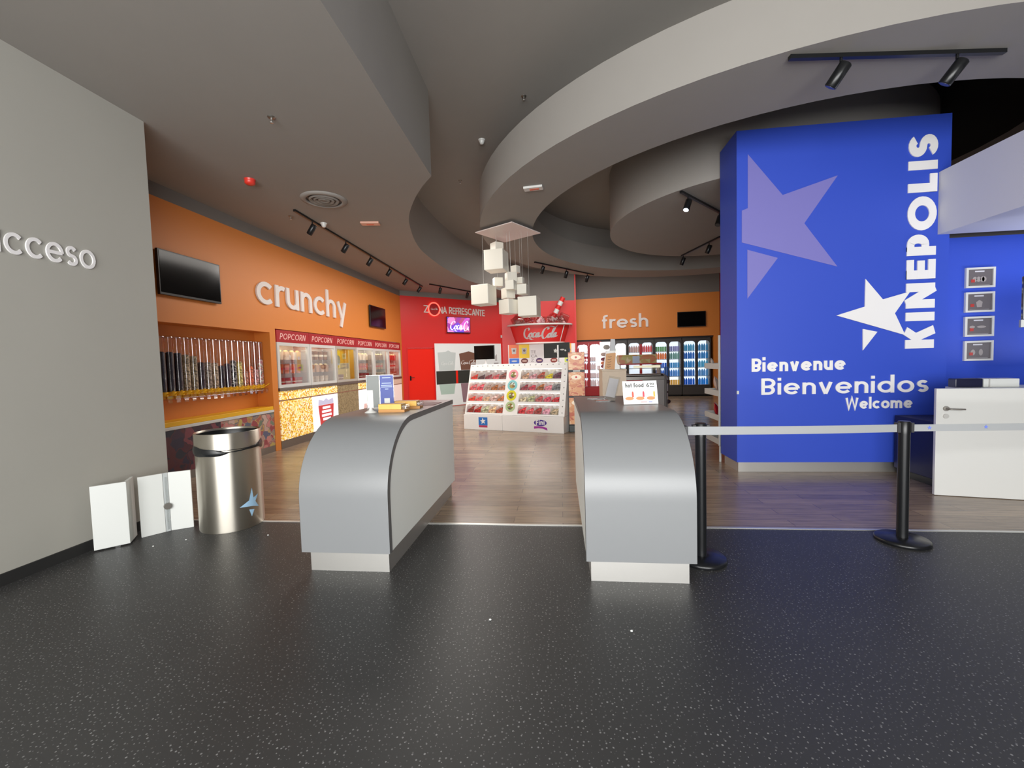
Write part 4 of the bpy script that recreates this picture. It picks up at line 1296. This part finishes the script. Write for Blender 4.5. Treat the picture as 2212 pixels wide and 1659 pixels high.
for i, (z0, z1) in enumerate(rows):
    zb = 0.335 if i == 3 else rows[i + 1][1]
    for x0, x1 in ((0.03, 0.94), (1.285, 2.2)):
        MB().box(x0 + 0.01, ysl(z1) + 0.02, z1 - 0.012, x1 - 0.01, ysl(z1) + 0.04, z1 - 0.002).build('bin_fill_strip', mat('bin_fill_glow', (255, 246, 236), 0.4, emit=7.0), t)  # glowing strips added under the shelves to brighten the bins
        MB().sprism([(ysl(zb), zb), (0.70, zb), (0.70, z0), (ysl(z0), z0)], x0, x1).build('shelf', M['display_white'], t)
for i, (z, c, cc) in enumerate([(1.18, (226, 150, 160), 0), (0.955, (130, 196, 200), 1), (0.74, (216, 206, 40), 2), (0.51, (176, 196, 150), 3)]):
    tl = math.atan2(0.33, 1.09)
    o = MB().prism(disc_poly(0, 0, 0.115, 32), -0.004, -0.0005).build('round_sticker', mat('sticker_%d' % i, c, 0.4), t, loc=(1.11, ysl(z), z))
    o.rotation_euler = (-tl, 0, 0)
    o2 = MB().prism(disc_poly(0, 0, 0.068, 28), -0.006, -0.0042).build('candy_print', cells('sticker_print_%d' % i, [(236, 226, 216), (150, 100, 60), (120, 140, 70), (90, 70, 80)] if i != 1 else [(200, 220, 210), (120, 80, 60), (170, 150, 90)], 22, 0.4), o)
lgx = MB().box(0.38, -0.004, 0.1, 0.6, -0.0005, 0.275).build('star_logo', mat('logo_blue', (50, 120, 200), 0.4), t)
MB().prism(star_poly(0.49, 0.19, 0.075, 97), -0.006, -0.0042).build('star', M['letter'], lgx)
mb = MB().box(0.385, -0.004, 0.055, 0.595, -0.0005, 0.098)
mb.build('name_strip', mat('logo_crimson', (190, 60, 96), 0.4), t)
lf = MB().prism(disc_poly(1.83, 0.2, 0.14, 28, 0.065), -0.004, -0.0005).build('purple_logo', mat('logo_purple', (84, 60, 150), 0.4), t)
mm = MB()
word(mm, 'Fini', 0, 0, 0.072, 0.3, -0.0065, -0.0042, 0.19, 0.16, lambda a, b: (1.735 + a, 0.155 + b + a * 0.05))
mm.build('lettering', M['letter'], lf)
MB().prism([(1.69, 0.075), (1.78, 0.09), (1.88, 0.085), (1.985, 0.05), (1.97, 0.105), (1.88, 0.125), (1.78, 0.13), (1.69, 0.125)], -0.004, -0.0005).build('logo_banner', mat('logo_magenta', (166, 60, 160), 0.4), t)
cc = [[[(206, 34, 44), (40, 34, 60), (130, 40, 66), (206, 90, 100), (140, 80, 70)], [(206, 160, 130), (220, 150, 160), (170, 70, 50), (230, 200, 20), (110, 60, 80)]],
      [[(222, 90, 100), (226, 80, 100), (170, 140, 130), (166, 100, 60), (176, 110, 80)], [(150, 40, 56), (196, 60, 80), (160, 96, 50), (230, 130, 146), (120, 120, 126)]],
      [[(220, 44, 40), (226, 80, 90), (210, 170, 140), (220, 180, 176), (200, 120, 80)], [(206, 190, 160), (180, 180, 140), (190, 90, 90), (206, 70, 96), (206, 36, 50)]],
      [[(130, 30, 46), (170, 24, 36), (170, 180, 150), (240, 190, 150), (176, 80, 60)], [(226, 46, 60), (226, 84, 96), (160, 50, 50), (236, 160, 180), (190, 170, 140)]]]
cn = {0: 'top', 1: 'second', 2: 'third', 3: 'lowest'}
rb = random.Random(11)
protos = {}
for i, (z0, z1) in enumerate(rows):
    for s in (0, 1):
        for j in range(5):
            bw = 0.181
            x = (0.03 if s == 0 else 1.285) + bw * (j + 0.5) + 0.002
            loc = DS.pt(x, ysl(z0), z0)
            where = '%s from left, %s row, %s half of sweets display' % (ordn[j], cn[i], ['left', 'right'][s])
            if i not in protos:
                h = z1 - z0
                sl = lambda z: z * 0.33 / 1.09
                b = thing('candy_bin', 'clear candy bin, ' + where, 'bin', loc, DS.a, 'candy bins of the sweets display')
                MB().sprism([(0.012, 0.002), (0.27, 0.002), (0.27, h - 0.02), (0.262, h - 0.02), (0.262, 0.008), (0.012, 0.008)], -0.088, 0.088).sprism([(0.012, 0.008), (0.262, 0.008), (0.262, h - 0.02), (0.06, h * 0.6)], -0.0895, -0.0875).build('tray', mat('bin_white', (226, 222, 220), 0.4), b)
                MB().sprism([(0.004 + sl(0.004), 0.004), (0.007 + sl(0.004), 0.004), (0.007 + sl(h - 0.01), h - 0.01), (0.004 + sl(h - 0.01), h - 0.01)], -0.087, 0.087).build('clear_front', M['acrylic'], b)
                MB().box(-0.03, 0.05, h * 0.72, 0.03, 0.06, h - 0.02).build('flap', M['display_white'], b)
                protos[i] = b
            else:
                dup(protos[i], loc, label='clear candy bin, ' + where)
            c = cc[i][s][j]
            mt = cells('sweets_%d_%d_%d' % c, [c, tuple(min(255, int(v * 1.2) + 12) for v in c), tuple(int(v * 0.72) for v in c)], 38, 0.35)
            hp = MB()
            nx, ny = 9, 7
            fill = (0.32 + 0.17 * rb.random()) * (z1 - z0)
            slope = (rb.random() - 0.5) * 0.5
            pts = []
            for q in range(ny):
                for p in range(nx):
                    u, v = p / (nx - 1), q / (ny - 1)
                    hz = fill * (0.72 + 0.4 * math.sin(math.pi * u) * (0.6 + 0.4 * v) + slope * (u - 0.5)) * (0.75 + 0.4 * v) + (rb.random() - 0.5) * 0.022
                    pts.append((-0.082 + 0.164 * u, 0.035 + 0.2 * v + (rb.random() - .5) * 0.01 + 0.3 * hz * (1 - v), 0.01 + max(0.01, hz)))
            base = [(-0.082 + 0.164 * p / (nx - 1), 0.02 if q == 0 else 0.235, 0.009) for q in (0, 1) for p in range(nx)]
            fs = [(q * nx + p, q * nx + p + 1, (q + 1) * nx + p + 1, (q + 1) * nx + p) for q in range(ny - 1) for p in range(nx - 1)]
            N = nx * ny
            fs += [(N + p, N + p + 1, p + 1, p) for p in range(nx - 1)]
            fs += [(N + nx + p + 1, N + nx + p, (ny - 1) * nx + p, (ny - 1) * nx + p + 1) for p in range(nx - 1)]
            hp.add(pts + base, fs)
            o = hp.build('candy_heap', mt, loc=loc, rotz=DS.a)
            tag(o, 'sweets in the bin ' + where, 'candy', None, 'stuff')


def pole_monitor(x, label, z0, z1, hw, px, front):
    t = DS.thing('pole_monitor', label, 'monitor', x, 1.42, 0.6, None)
    py = -0.04 if front else 0.05
    MB().lathe([(0.06, 0.0), (0.06, 0.01), (0.02, 0.014), (0.018, (z1 - 1.42) - 0.05 if front else z0 - 1.42 + 0.15)], (px - x, py, 0), 16).build('pole', M['display_white'], t)
    MB().box(-hw, 0, z0 - 1.42, hw, 0.03, z1 - 1.42).build('screen', M['screen'] if not front else mat('screen_menu', (52, 54, 54), 0.3), t, bevel=0.004)
    return t


pole_monitor(0.23, 'black monitor on a white pole at the left of the sweets display', 1.535, 1.855, 0.265, 0.25, False)
t = pole_monitor(2.0, 'dark menu monitor behind a white pole at the right of the sweets display', 1.52, 1.84, 0.29, 2.05, True)
mm = MB()
mm.prism(star_poly(-0.02, 0.25, 0.05, 80, 0.6), -0.004, -0.001).prism(disc_poly(0.13, 0.27, 0.05, 14, 0.016), -0.004, -0.001).prism(disc_poly(0.2, 0.25, 0.02, 10), -0.004, -0.001)
mm.build('menu_picture', mat('menu_white', (200, 200, 196), 0.4), t)

# food poster stand right of the display
t = thing('poster_stand', 'upright stand with hot dog pictures between the sweets display and the right counter', 'poster stand', (0.17, 8.66, 0))
MB().box(0, 0, 0, 0.36, 0.1, 0.145).build('base', mat('stand_green', (38, 50, 48), 0.4), t, bevel=0.01)
MB().box(0.0, 0.02, 0.146, 0.335, 0.08, 1.62).build('body', M['dark_grey'], t)
for i, (z0, z1, nm) in enumerate([(1.265, 1.615, 'upper_picture'), (0.74, 1.215, 'middle_picture'), (0.16, 0.7, 'lower_picture')]):
    p = MB().box(0.008, 0.012, z0, 0.327, 0.0195, z1).build(nm, M['food_pic'], t)
    MB().prism(disc_poly(0.16, z1 - 0.1, 0.1, 24, 0.05), 0.008, 0.0115).build('cream_badge', mat('badge_cream', (244, 230, 206), 0.4, emit=0.15), p)
    MB().prism(disc_poly(0.16, z1 - 0.1, 0.022, 14), 0.005, 0.0075).build('red_mark', mat('mark_red', (206, 50, 50), 0.4), p)
mm = MB().box(0.1, 0.012, 1.225, 0.24, 0.0195, 1.255).build('price_strip', M['white'], t)

# ================================================================== FRESH WALL AND DRINKS FRIDGES
t = FR.thing('wall_lettering', 'white word fresh on the orange wall above the drinks fridges', 'lettering', 1.03, 2.645, -0.03)
word(MB(), 'fresh', 0, 0, 0.345, 0.22, 0, 0.029, 1.70, 0.14, lambda a, b: (a, b)).build('letters', M['letter_dim'], t)
tv(FR, 3.76, 4.74, 2.575, 3.13, 'black television on the orange wall above the right hand drinks fridges')


def rounded_door(t, x0, x1, z0, z1, m, mt):
    """door leaf with an arched glazed opening"""
    d = MB()
    sx, zb, zt, r = m, 0.05, 0.06, 0.11
    a0, a1, b0, b1 = x0 + sx, x1 - sx, z0 + zb, z1 - zt
    d.box(x0, 0, z0, a0, 0.05, z1).box(a1, 0, z0, x1, 0.05, z1).box(a0, 0, z0, a1, 0.05, b0).box(a0, 0, b1, a1, 0.05, z1)
    n = 8
    d.prism([(a0, b1)] + [(a0 + r - r * math.cos(R(90 * i / n)), b1 - r + r * math.sin(R(90 * i / n))) for i in range(n + 1)], 0.0, 0.05)
    d.prism([(a1, b1)] + [(a1 - r + r * math.sin(R(90 * i / n)), b1 - r + r * math.cos(R(90 * i / n))) for i in range(n + 1)], 0.0, 0.05)
    o = d.build('door', mt, t)
    MB().box(a0, 0.02, b0, a1, 0.026, b1).build('glass_pane', M['glass'], o)
    return o


fx = [(0.03, 0.98), (1.0, 1.95), (1.97, 2.93), (2.945, 3.92), (3.94, 4.93)]
fl = ['red drinks fridge at the left end under the orange fresh wall', 'grey drinks fridge behind the wooden till desk', 'drinks fridge with red stiles behind the roller grill',
      'drinks fridge of blue and orange bottles right of the grill', 'rightmost drinks fridge, full of blue bottles']
short = ['red left end fridge', 'second fridge from left', 'middle fridge', 'second fridge from right', 'right end fridge']
shelves_z = [0.43, 0.755, 1.08, 1.405, 1.70]
bot = {}


def bottle(kind, c):
    key = (kind, c)
    if key in bot:
        return bot[key]
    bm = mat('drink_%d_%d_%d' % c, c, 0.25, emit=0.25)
    if kind == 0:
        p = [(0.0, 0), (0.037, 0.002), (0.039, 0.02), (0.039, 0.17), (0.033, 0.2), (0.016, 0.232), (0.015, 0.252), (0.0, 0.253)]
    else:
        p = [(0.0, 0), (0.032, 0.001), (0.038, 0.014), (0.038, 0.17), (0.03, 0.188), (0.0, 0.188)]
    bot[key] = (p, bm, [None])
    return bot[key]


lv = ['lowest', 'second lowest', 'middle', 'second highest', 'top']
rows_c = {
    0: [[(200, 40, 50), (226, 206, 206)]] * 5, 1: [None, None, None, [(190, 60, 70), (230, 220, 220)], [(210, 50, 70), (150, 190, 60)]],
    2: [None, None, None, [(206, 110, 90), (230, 226, 220)], [(196, 160, 150), (220, 90, 90)]],
    3: [[(250, 176, 50), (250, 200, 90)], [(60, 120, 220), (90, 160, 236)], [(50, 110, 220), (80, 170, 230)], [(236, 130, 60), (120, 170, 160)], [(110, 170, 110), (150, 150, 200)]],
    4: [[(30, 110, 226), (40, 150, 240)], [(60, 130, 220), (100, 170, 230)], [(50, 150, 220), (90, 190, 230)], [(40, 120, 210), (60, 150, 220)], [(80, 170, 210), (70, 150, 200)]],
}
cname = lambda c: 'blue' if c[2] > c[0] + 40 else ('red' if c[0] > 180 and c[1] < 80 else ('orange' if c[0] > 220 and c[1] > 100 and c[2] < 100 else ('pale' if min(c) > 180 else ('green' if c[1] > c[0] else 'reddish brown'))))
for i, (x0, x1) in enumerate(fx):
    W = x1 - x0
    red = i in (0, 2)
    t = FR.thing('drinks_fridge', fl[i], 'fridge', x0, 0.0, 0.03, 'drinks fridges under the orange fresh wall')
    bm_ = M['fridge_red'] if i == 0 else M['fridge']
    ca = MB()
    for b in [(0, 0.055, 0.05, 0.03, 0.65, 2.18), (W - 0.03, 0.055, 0.05, W, 0.65, 2.18), (0.03, 0.62, 0.05, W - 0.03, 0.65, 2.18), (0.03, 0.055, 2.11, W - 0.03, 0.62, 2.18), (0.03, 0.055, 0.05, W - 0.03, 0.62, 0.4)]:
        ca.box(*b)
    ca.build('cabinet', bm_, t)
    MB().box(0.02, 0.08, 0.0, W - 0.02, 0.6, 0.049).build('plinth', M['black'], t)
    MB().box(0, 0, 0.06, W, 0.05, 0.375).build('lower_grille', bm_ if i else M['fridge_red'], t, bevel=0.01)
    MB().box(0.031, 0.6, 0.41, W - 0.031, 0.615, 2.10).build('lit_back', M['fridge_light'], t)
    MB().box(0.031, 0.09, 2.08, W - 0.031, 0.2, 2.105).build('top_light', M['fridge_light'], t)
    for k_ in (0, 1):
        a, b = (0.0, W / 2 - 0.002) if k_ == 0 else (W / 2 + 0.002, W)
        rounded_door(t, a, b, 0.378, 2.115, 0.045, bm_ if not red else M['fridge_red'] if i == 0 else M['fridge'])
    if red:
        MB().box(W / 2 - 0.045, -0.012, 0.42, W / 2 + 0.045, -0.001, 2.0).build('red_stile', M['fridge_red'], t, bevel=0.004)
    else:
        MB().box(W / 2 - 0.03, -0.02, 0.9, W / 2 - 0.012, -0.001, 1.5).box(W / 2 + 0.012, -0.02, 0.9, W / 2 + 0.03, -0.001, 1.5).build('handles', M['dark_grey'], t)
    for z in shelves_z:
        MB().box(0.035, 0.1, z - 0.02, W - 0.035, 0.58, z - 0.002).build('shelf', mat('shelf_wire', (206, 214, 220), 0.3), t)
    for r_ in range(5):
        cs = rows_c[i][r_]
        if cs is None:
            continue
        for k_ in (0, 1):
            c = cs[k_]
            kind = 0 if (r_ + i) % 2 == 0 or i == 4 else 1
            p, bm2, ob = bottle(kind, c)
            word_k = ['bottle', 'can'][kind]
            lb = '%s drink %s, %s shelf, %s door of the %s' % (cname(c), word_k, lv[r_], ['left', 'right'][k_], short[i])
            for q in range(5):
                xx = (0.085 if k_ == 0 else W / 2 + 0.06) + 0.083 * q
                loc = FR.pt(x0 + xx, 0.03 + 0.17 + 0.02 * (q % 2), shelves_z[r_] + 0.0005)
                if ob[0] is None:
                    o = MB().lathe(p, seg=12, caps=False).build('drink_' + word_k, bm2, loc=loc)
                    ob[0] = o
                else:
                    o = ob[0].copy()
                    COL.objects.link(o)
                    o.location = loc
                tag(o, lb, word_k, '%ss on the %s shelf, %s door, %s' % (word_k, lv[r_], ['left', 'right'][k_], short[i]))
# dark grey strip filling the dark gap over the fridges
struct(MB().box(0.0, 0.1, 2.185, 5.02, 0.7, 2.232).build('trim_13', M['dark_grey'], loc=FR.pt(0), rotz=FR.a))

# ================================================================== TILL DESK, GRILL, SNACK SHELF
t = thing('till_desk', 'pale wooden till desk behind the right ticket counter', 'desk', (0.735, 7.5, 0))
wd = mat('pale_wood', (196, 178, 156), 0.5, noise=0.06, nscale=14)
MB().box(0, 0.02, 0.06, 0.405, 0.62, 1.25).build('body', wd, t)
MB().box(-0.008, 0.0, 1.251, 0.413, 0.63, 1.278).build('top', wd, t, bevel=0.003)
MB().box(0, 0, 0.06, 0.405, 0.019, 1.25).build('front_panel', wd, t)
MB().box(0.02, 0.05, 0, 0.385, 0.58, 0.059).build('plinth', M['dark_grey'], t)
t = thing('counter_menu', 'white wedge stand with a golden printed menu and grey top on the wooden desk', 'menu stand', (0.77, 7.56, 1.279))
MB().prism([(-0.01, 0), (0.275, 0), (0.27, 0.07), (0.235, 0.09), (0.2, 0.325), (0.05, 0.325), (0.005, 0.09)], 0.03, 0.12).build('wedge', M['white_gloss'], t)
pg = MB().prism([(0.015, 0.005), (0.185, 0.0), (0.21, 0.29), (0.045, 0.275)], 0.022, 0.029).build('gold_menu', mat('menu_gold', (190, 132, 62), 0.4), t)
mm = MB()
for z in (0.22, 0.175, 0.13, 0.085, 0.045):
    mm.ribbon([(0.05 + z * 0.1, z), (0.08 + z * 0.1, z - 0.006), (0.115 + z * 0.1, z + 0.008)], 0.008, 0.018, 0.0215)
mm.build('print', mat('menu_brown', (110, 70, 36), 0.5), pg)
MB().prism([(0.115, 0.326), (0.21, 0.326), (0.2, 0.525), (0.13, 0.53)], 0.04, 0.1).build('grey_top', mat('top_grey', (170, 172, 174), 0.4), t)
t = thing('lit_panel', 'lit white food panel standing at the back of the wooden desk', 'panel', (0.75, 8.02, 1.279))
MB().box(0, 0, 0, 0.2, 0.05, 0.5).build('light_box', M['backlit'], t, bevel=0.003)
MB().prism(disc_poly(0.12, 0.4, 0.06, 16, 0.045), -0.004, -0.0005).build('food_picture', mat('panel_food', (150, 140, 130), 0.5), t)
for z, c in ((0.27, (190, 160, 150)), (0.18, (130, 40, 60)), (0.11, (230, 120, 70)), (0.05, (150, 50, 70))):
    MB().prism(disc_poly(0.07, z, 0.06, 14, 0.034), -0.004, -0.0005).build('food_picture', mat('panel_food_%d' % c[0], c, 0.5), t)

t = thing('roller_grill', 'silver roller grill counter with picture canopy behind the wooden desk', 'grill', (1.5, 10.9, 0))
sil = mat('grill_silver', (176, 172, 170), 0.35, 0.4)
MB().box(0, 0, 0.06, 1.08, 0.8, 0.92).build('body', sil, t, bevel=0.01)
MB().box(0.05, 0.05, 0, 1.15, 0.7, 0.06).build('plinth', M['black'], t)
MB().lathe([(0.4, 0.0), (0.4, 0.86), (0.34, 0.95), (0.2, 1.0)], (1.08, 0.4, 0.06), 24, 0.38, 1.0, True, -90, 90).build('rounded_end', sil, t)
for i, (a, z, s_) in enumerate([(-55, 0.86, 0.06), (-60, 0.6, 0.03), (-50, 0.36, 0.07), (-70, 0.2, 0.03)]):
    MB().ball((1.08 + 0.38 * 0.4 * math.cos(R(a)), 0.4 + 0.4 * math.sin(R(a)), z), s_, 0.012, s_ * 0.8, 12, 8).build('dark_spot', mat('spot_dark', (56, 36, 42), 0.4), t)
MB().box(0.1, -0.012, 0.93 - 0.07, 0.55, -0.001, 1.02 - 0.1).build('red_badge', M['fridge_red'], t)
MB().box(0.0, 0.02, 0.921, 1.08, 0.78, 1.0).build('hot_plate', M['steel_dull'], t)
rl = MB()
for q in range(7):
    rl.tube([(0.06, 0.14 + 0.09 * q, 1.03), (1.02, 0.14 + 0.09 * q, 1.03)], 0.026, 10)
rl.build('rollers', M['steel'], t)
MB().sprism([(0.05, 1.0), (0.056, 1.0), (0.2, 1.3), (0.194, 1.3)], 0.02, 1.06).build('glass_guard', M['glass'], t)
MB().box(0.03, 0.25, 1.0, 0.06, 0.6, 1.31).box(1.02, 0.25, 1.0, 1.05, 0.6, 1.31).build('uprights', M['steel_dull'], t)
MB().box(0.04, 0.1, 1.3, 1.04, 0.7, 1.335).build('red_strip', M['fridge_red'], t)
cp = MB().sprism([(0.1, 1.336), (0.7, 1.336), (0.7, 1.5), (0.5, 1.56), (0.16, 1.55), (0.1, 1.5)], 0.0, 0.92).build('canopy', M['food_dim'], t)
MB().box(0.33, 0.09, 1.34, 0.5, 0.098, 1.52).build('blue_picture', mat('canopy_blue', (176, 190, 216), 0.4), cp)
MB().lathe([(0.05, 0), (0.055, 0.2), (0.05, 0.24)], (1.2, 0.3, 0.99), 14).build('blue_bucket', mat('blue_bucket', (60, 110, 190), 0.4), t)
MB().box(0.35, 0.08, 1.22, 1.0, 0.1, 1.28).build('lamp_bar', mat('grill_lamp', (230, 226, 196), 0.4, emit=0.6), t)

t = thing('snack_shelf', 'white tiered snack rack standing behind the blue welcome block', 'rack', (2.195, 6.12, 0))
tz = [0.215, 0.55, 0.895, 1.275]
for z in tz:
    mb = MB()
    for b in [(0, 0, z, 0.45, 0.66, z + 0.012), (0, 0, z + 0.012, 0.45, 0.012, z + 0.08), (0, 0.648, z + 0.012, 0.45, 0.66, z + 0.08), (0, 0.012, z + 0.012, 0.012, 0.648, z + 0.08), (0.438, 0.012, z + 0.012, 0.45, 0.648, z + 0.08)]:
        mb.box(*b)
    mb.build('tray', M['white'], t)
for x, y in ((-0.028, -0.03), (0.05, -0.03), (0.41, 0.62), (0.35, 0.62)):
    MB().box(x, y, 0.0, x + 0.022, y + 0.022, 0.214).build('leg', M['white'], t)
for x, y in ((-0.024, 0.0), (0.452, 0.6)):
    MB().box(x, y, 0.214, x + 0.022, y + 0.03, 1.74).build('upright', M['white'], t)


def snack_bag(x, y, z, rz, c, label, s=1.0):
    mb = MB()
    n = 8
    pts = []
    for j in range(n + 1):
        v = j / n
        hh = 0.24 * s * v
        for q in range(n + 1):
            u = q / n
            b = math.sin(math.pi * u) ** 0.6 * math.sin(math.pi * v) ** 0.7
            pts.append(((u - 0.5) * 0.16 * s, -0.04 * s * b, hh))
    m = len(pts)
    pts += [(x_, -y_, z_) for x_, y_, z_ in pts]
    k_ = n + 1
    fs = [(j * k_ + q, j * k_ + q + 1, (j + 1) * k_ + q + 1, (j + 1) * k_ + q) for j in range(n) for q in range(n)]
    fs += [tuple(m + a for a in f[::-1]) for f in fs]
    mb.add(pts, fs, True)
    o = mb.build('snack_bag', mat('bag_%d_%d_%d' % c, c, 0.3, 0.0), loc=(x, y, z), rotz=rz)
    o.rotation_euler = (R(-12), R(10), rz)
    return tag(o, label, 'snack bag', 'snack bags on the white rack')


snack_bag(2.29, 6.5, 0.575, R(60), (176, 22, 34), 'red foil snack bag leaning on the third tray of the white rack', 0.85)
snack_bag(2.33, 6.6, 0.935, R(65), (206, 180, 166), 'beige snack bag on the second tray of the white rack', 0.95)
snack_bag(2.32, 6.35, 0.92, R(70), (196, 170, 160), 'beige snack bag nearest on the second tray of the white rack', 0.9)
snack_bag(2.28, 6.66, 1.30, R(60), (206, 196, 186), 'small pale snack bag at the far end of the top tray of the white rack', 0.55)
snack_bag(2.32, 6.36, 1.30, R(70), (190, 186, 180), 'grey snack bag nearest on the top tray of the white rack', 0.75)

# ================================================================== CEILING FITTINGS
t = thing('cube_chandelier', 'chandelier of white opal cubes hanging under a square plate', 'chandelier', (-0.86, 7.70, 3.76))
pm = MB().box(-0.415, -0.415, 0, 0.415, 0.415, 0.014).build('ceiling_plate', M['plate'], t, rotz=R(-32))
for x, y in ((-0.3, -0.3), (0.3, -0.3), (0.3, 0.3), (-0.3, 0.3)):
    MB().tube([(x, y, 0.014), (x, y, 0.06)], 0.006).build('standoff', M['steel'], pm)
cubes = [(-1.03, 7.30, 3.18, 0.335, -10), (-1.255, 7.25, 2.605, 0.325, -18), (-0.48, 7.2, 2.37, 0.32, -10), (-0.77, 7.1, 2.725, 0.15, -14), (-0.585, 7.2, 2.665, 0.16, -8), (-0.83, 7.2, 2.385, 0.235, -38),
         (-0.86, 7.45, 2.65, 0.18, -52), (-1.045, 7.5, 2.86, 0.15, 22), (-1.05, 7.55, 3.47, 0.17, 42), (-0.8, 7.4, 2.91, 0.17, 24), (-0.64, 7.45, 2.86, 0.11, -15), (-0.73, 7.55, 3.08, 0.12, -30)]
for x, y, z, s_, rz in cubes:
    x, y, z, s_ = x * 1.069, y * 1.069, 1.45 + (z - 1.45) * 1.069, s_ * 1.069
    h = s_ / 2
    c = MB().box(-h, -h, -h, h, h, h).build('opal_cube', M['cube'], t, loc=(x + 0.86, y - 7.70, z - 3.76), rotz=R(rz), bevel=s_ * 0.03, bseg=3)
    MB().tube([(0, 0, h), (0, 0, 3.76 - z)], 0.0013, 6).build('cord', M['white'], c)


def track(pts, heads, z, label, aim, lit=()):
    a, b = Vector((*pts[0], z)), Vector((*pts[1], z))
    t = thing('track_light', label, 'track light', tuple(a), 0, 'ceiling track lights')
    d = (b - a)
    ang = math.atan2(d.y, d.x)
    MB().box(0, -0.018, -0.032, d.length, 0.018, 0).build('rail', M['black_sat'], t, rotz=ang)
    for i, u in enumerate(heads):
        p = d * u
        ax, ay = aim
        n_ = Vector((ax, ay, -0.9)).normalized()
        mb = MB()
        mb.tube([p + Vector((0, 0, -0.033)), p + Vector((0, 0, -0.12))], 0.011, 8)
        c0 = p + Vector((0, 0, -0.13)) - n_ * 0.06
        mb.tube([c0, c0 + n_ * 0.01, c0 + n_ * 0.17, c0 + n_ * 0.175], [0.035, 0.046, 0.046, 0.043], 18, True)
        hd = mb.build('spotlight', M['black_sat'], t)
        e = c0 + n_ * 0.1755
        MB().tube([e, e + n_ * 0.002], 0.036, 16).build('lens', M['lit_lamp'] if i in lit else mat('lens_dark', (70, 70, 72), 0.2), hd)
    return t


ZL = 3.835
track([(-3.9, 6.12), (-4.07, 12.64)], [0.075, 0.25, 0.42, 0.59, 0.77, 0.96], ZL, 'black ceiling track with six spotlights along the orange crunchy wall', (-0.7, 0.1))
track([(-3.75, 12.35), (-2.8, 14.1)], [0.22, 0.85], ZL, 'short black ceiling track with two spotlights before the red wall', (-0.4, 0.6))
track([(-0.53, 10.24), (0.99, 12.11)], [0.12, 0.5, 0.88], 3.82, 'black ceiling track under the far side of the hanging ring', (-0.3, 0.5))
track([(1.87, 3.74), (3.57, 3.93)], [0.24, 0.78], 3.82, 'black ceiling track on the near side of the ring above the blue block', (-0.5, 0.5))
track([(1.77, 6.42), (2.68, 7.46)], [0.16, 0.97], 3.82, 'black ceiling track with a lit spotlight on the round drum', (-0.35, -0.3), (0,))
track([(2.87, 10.39), (3.2, 8.94)], [0.05, 0.75], 3.82, 'black ceiling track at the far side of the round drum', (-0.3, 0.3))


def sprinkler(x, y, z, label):
    t = thing('sprinkler', label, 'sprinkler', (x, y, z), 0, 'ceiling sprinklers')
    MB().lathe([(0.0, -0.012), (0.028, -0.01), (0.036, 0.0)], seg=16, caps=False).build('rosette', M['steel_dull'], t)
    MB().lathe([(0.0, -0.056), (0.018, -0.055), (0.018, -0.05), (0.008, -0.045), (0.008, -0.012)], seg=12, caps=False).build('head', M['steel'], t)


sprinkler(-2.66, 3.89, ZL, 'small sprinkler on the low ceiling near the grey wall corner')
sprinkler(-4.13, 6.38, ZL, 'small sprinkler beside the start of the long track over the orange wall')
sprinkler(-0.38, 5.68, 4.88, 'small sprinkler on the upper ceiling beside the ring')
sprinkler(-1.77, 8.02, 4.88, 'small sprinkler on the upper ceiling behind the pointed plaster edge')


def detector(x, y, z, label):
    t = thing('smoke_detector', label, 'smoke detector', (x, y, z), 0, 'white smoke detectors')
    MB().lathe([(0.05, -0.018), (0.055, 0.0)], seg=20).build('base', M['white_gloss'], t)
    MB().lathe([(0.0, -0.07), (0.022, -0.068), (0.034, -0.05), (0.042, -0.018)], seg=18, caps=False).build('dome', M['white_gloss'], t)


detector(-3.82, 6.79, ZL, 'white smoke detector beside the long track on the low ceiling')
detector(-1.11, 6.65, 4.88, 'white smoke detector on the upper ceiling left of the ring')
t = thing('fire_alarm', 'red round fire alarm sounder on the low ceiling', 'fire alarm', (-3.81, 5.08, ZL))
MB().lathe([(0.06, -0.02), (0.065, 0.0)], seg=24).build('base', M['fire_red'], t)
MB().lathe([(0.0, -0.068), (0.04, -0.066), (0.06, -0.05), (0.06, -0.02)], seg=24, caps=False).build('sounder', M['fire_red'], t)
t = thing('air_diffuser', 'round grey air diffuser with rings on the low ceiling', 'air vent', (-3.27, 5.85, ZL))
MB().lathe([(0.31, 0.0), (0.31, -0.012), (0.25, -0.03), (0.235, -0.02), (0.24, 0.0)], seg=48, caps=False).build('outer_ring', M['ceil'], t)
for r in (0.2, 0.14, 0.08):
    MB().lathe([(r, -0.012), (r - 0.012, -0.034), (r - 0.04, -0.004)], seg=40, caps=False).build('ring', M['ceil'], t)
MB().lathe([(0.0, -0.02), (0.03, -0.018), (0.04, -0.004)], seg=24, caps=False).build('centre', M['ceil'], t)
MB().lathe([(0.0, -0.001), (0.24, -0.001)], seg=32, caps=False).build('dark_back', M['dark_grey'], t)
t = thing('emergency_light', 'pinkish flat emergency light on the low ceiling by the track', 'emergency light', (-3.07, 6.91, ZL), R(10))
MB().box(-0.15, -0.07, -0.03, 0.15, 0.07, 0).build('housing', mat('emergency_pink', (226, 176, 156), 0.4), t, bevel=0.006)
MB().box(-0.06, -0.02, -0.033, 0.06, 0.02, -0.0305).build('print', mat('emergency_red', (222, 110, 80), 0.4), t)
t = thing('emergency_light', 'white flat emergency light with red print under the hanging ring', 'emergency light', (-0.3, 5.92, 3.82), R(-6))
MB().box(-0.13, -0.06, -0.03, 0.13, 0.06, 0).build('housing', M['white_gloss'], t, bevel=0.006)
MB().box(-0.05, -0.02, -0.033, 0.08, 0.03, -0.0305).build('print', mat('emergency_red', (222, 110, 80), 0.4), t)
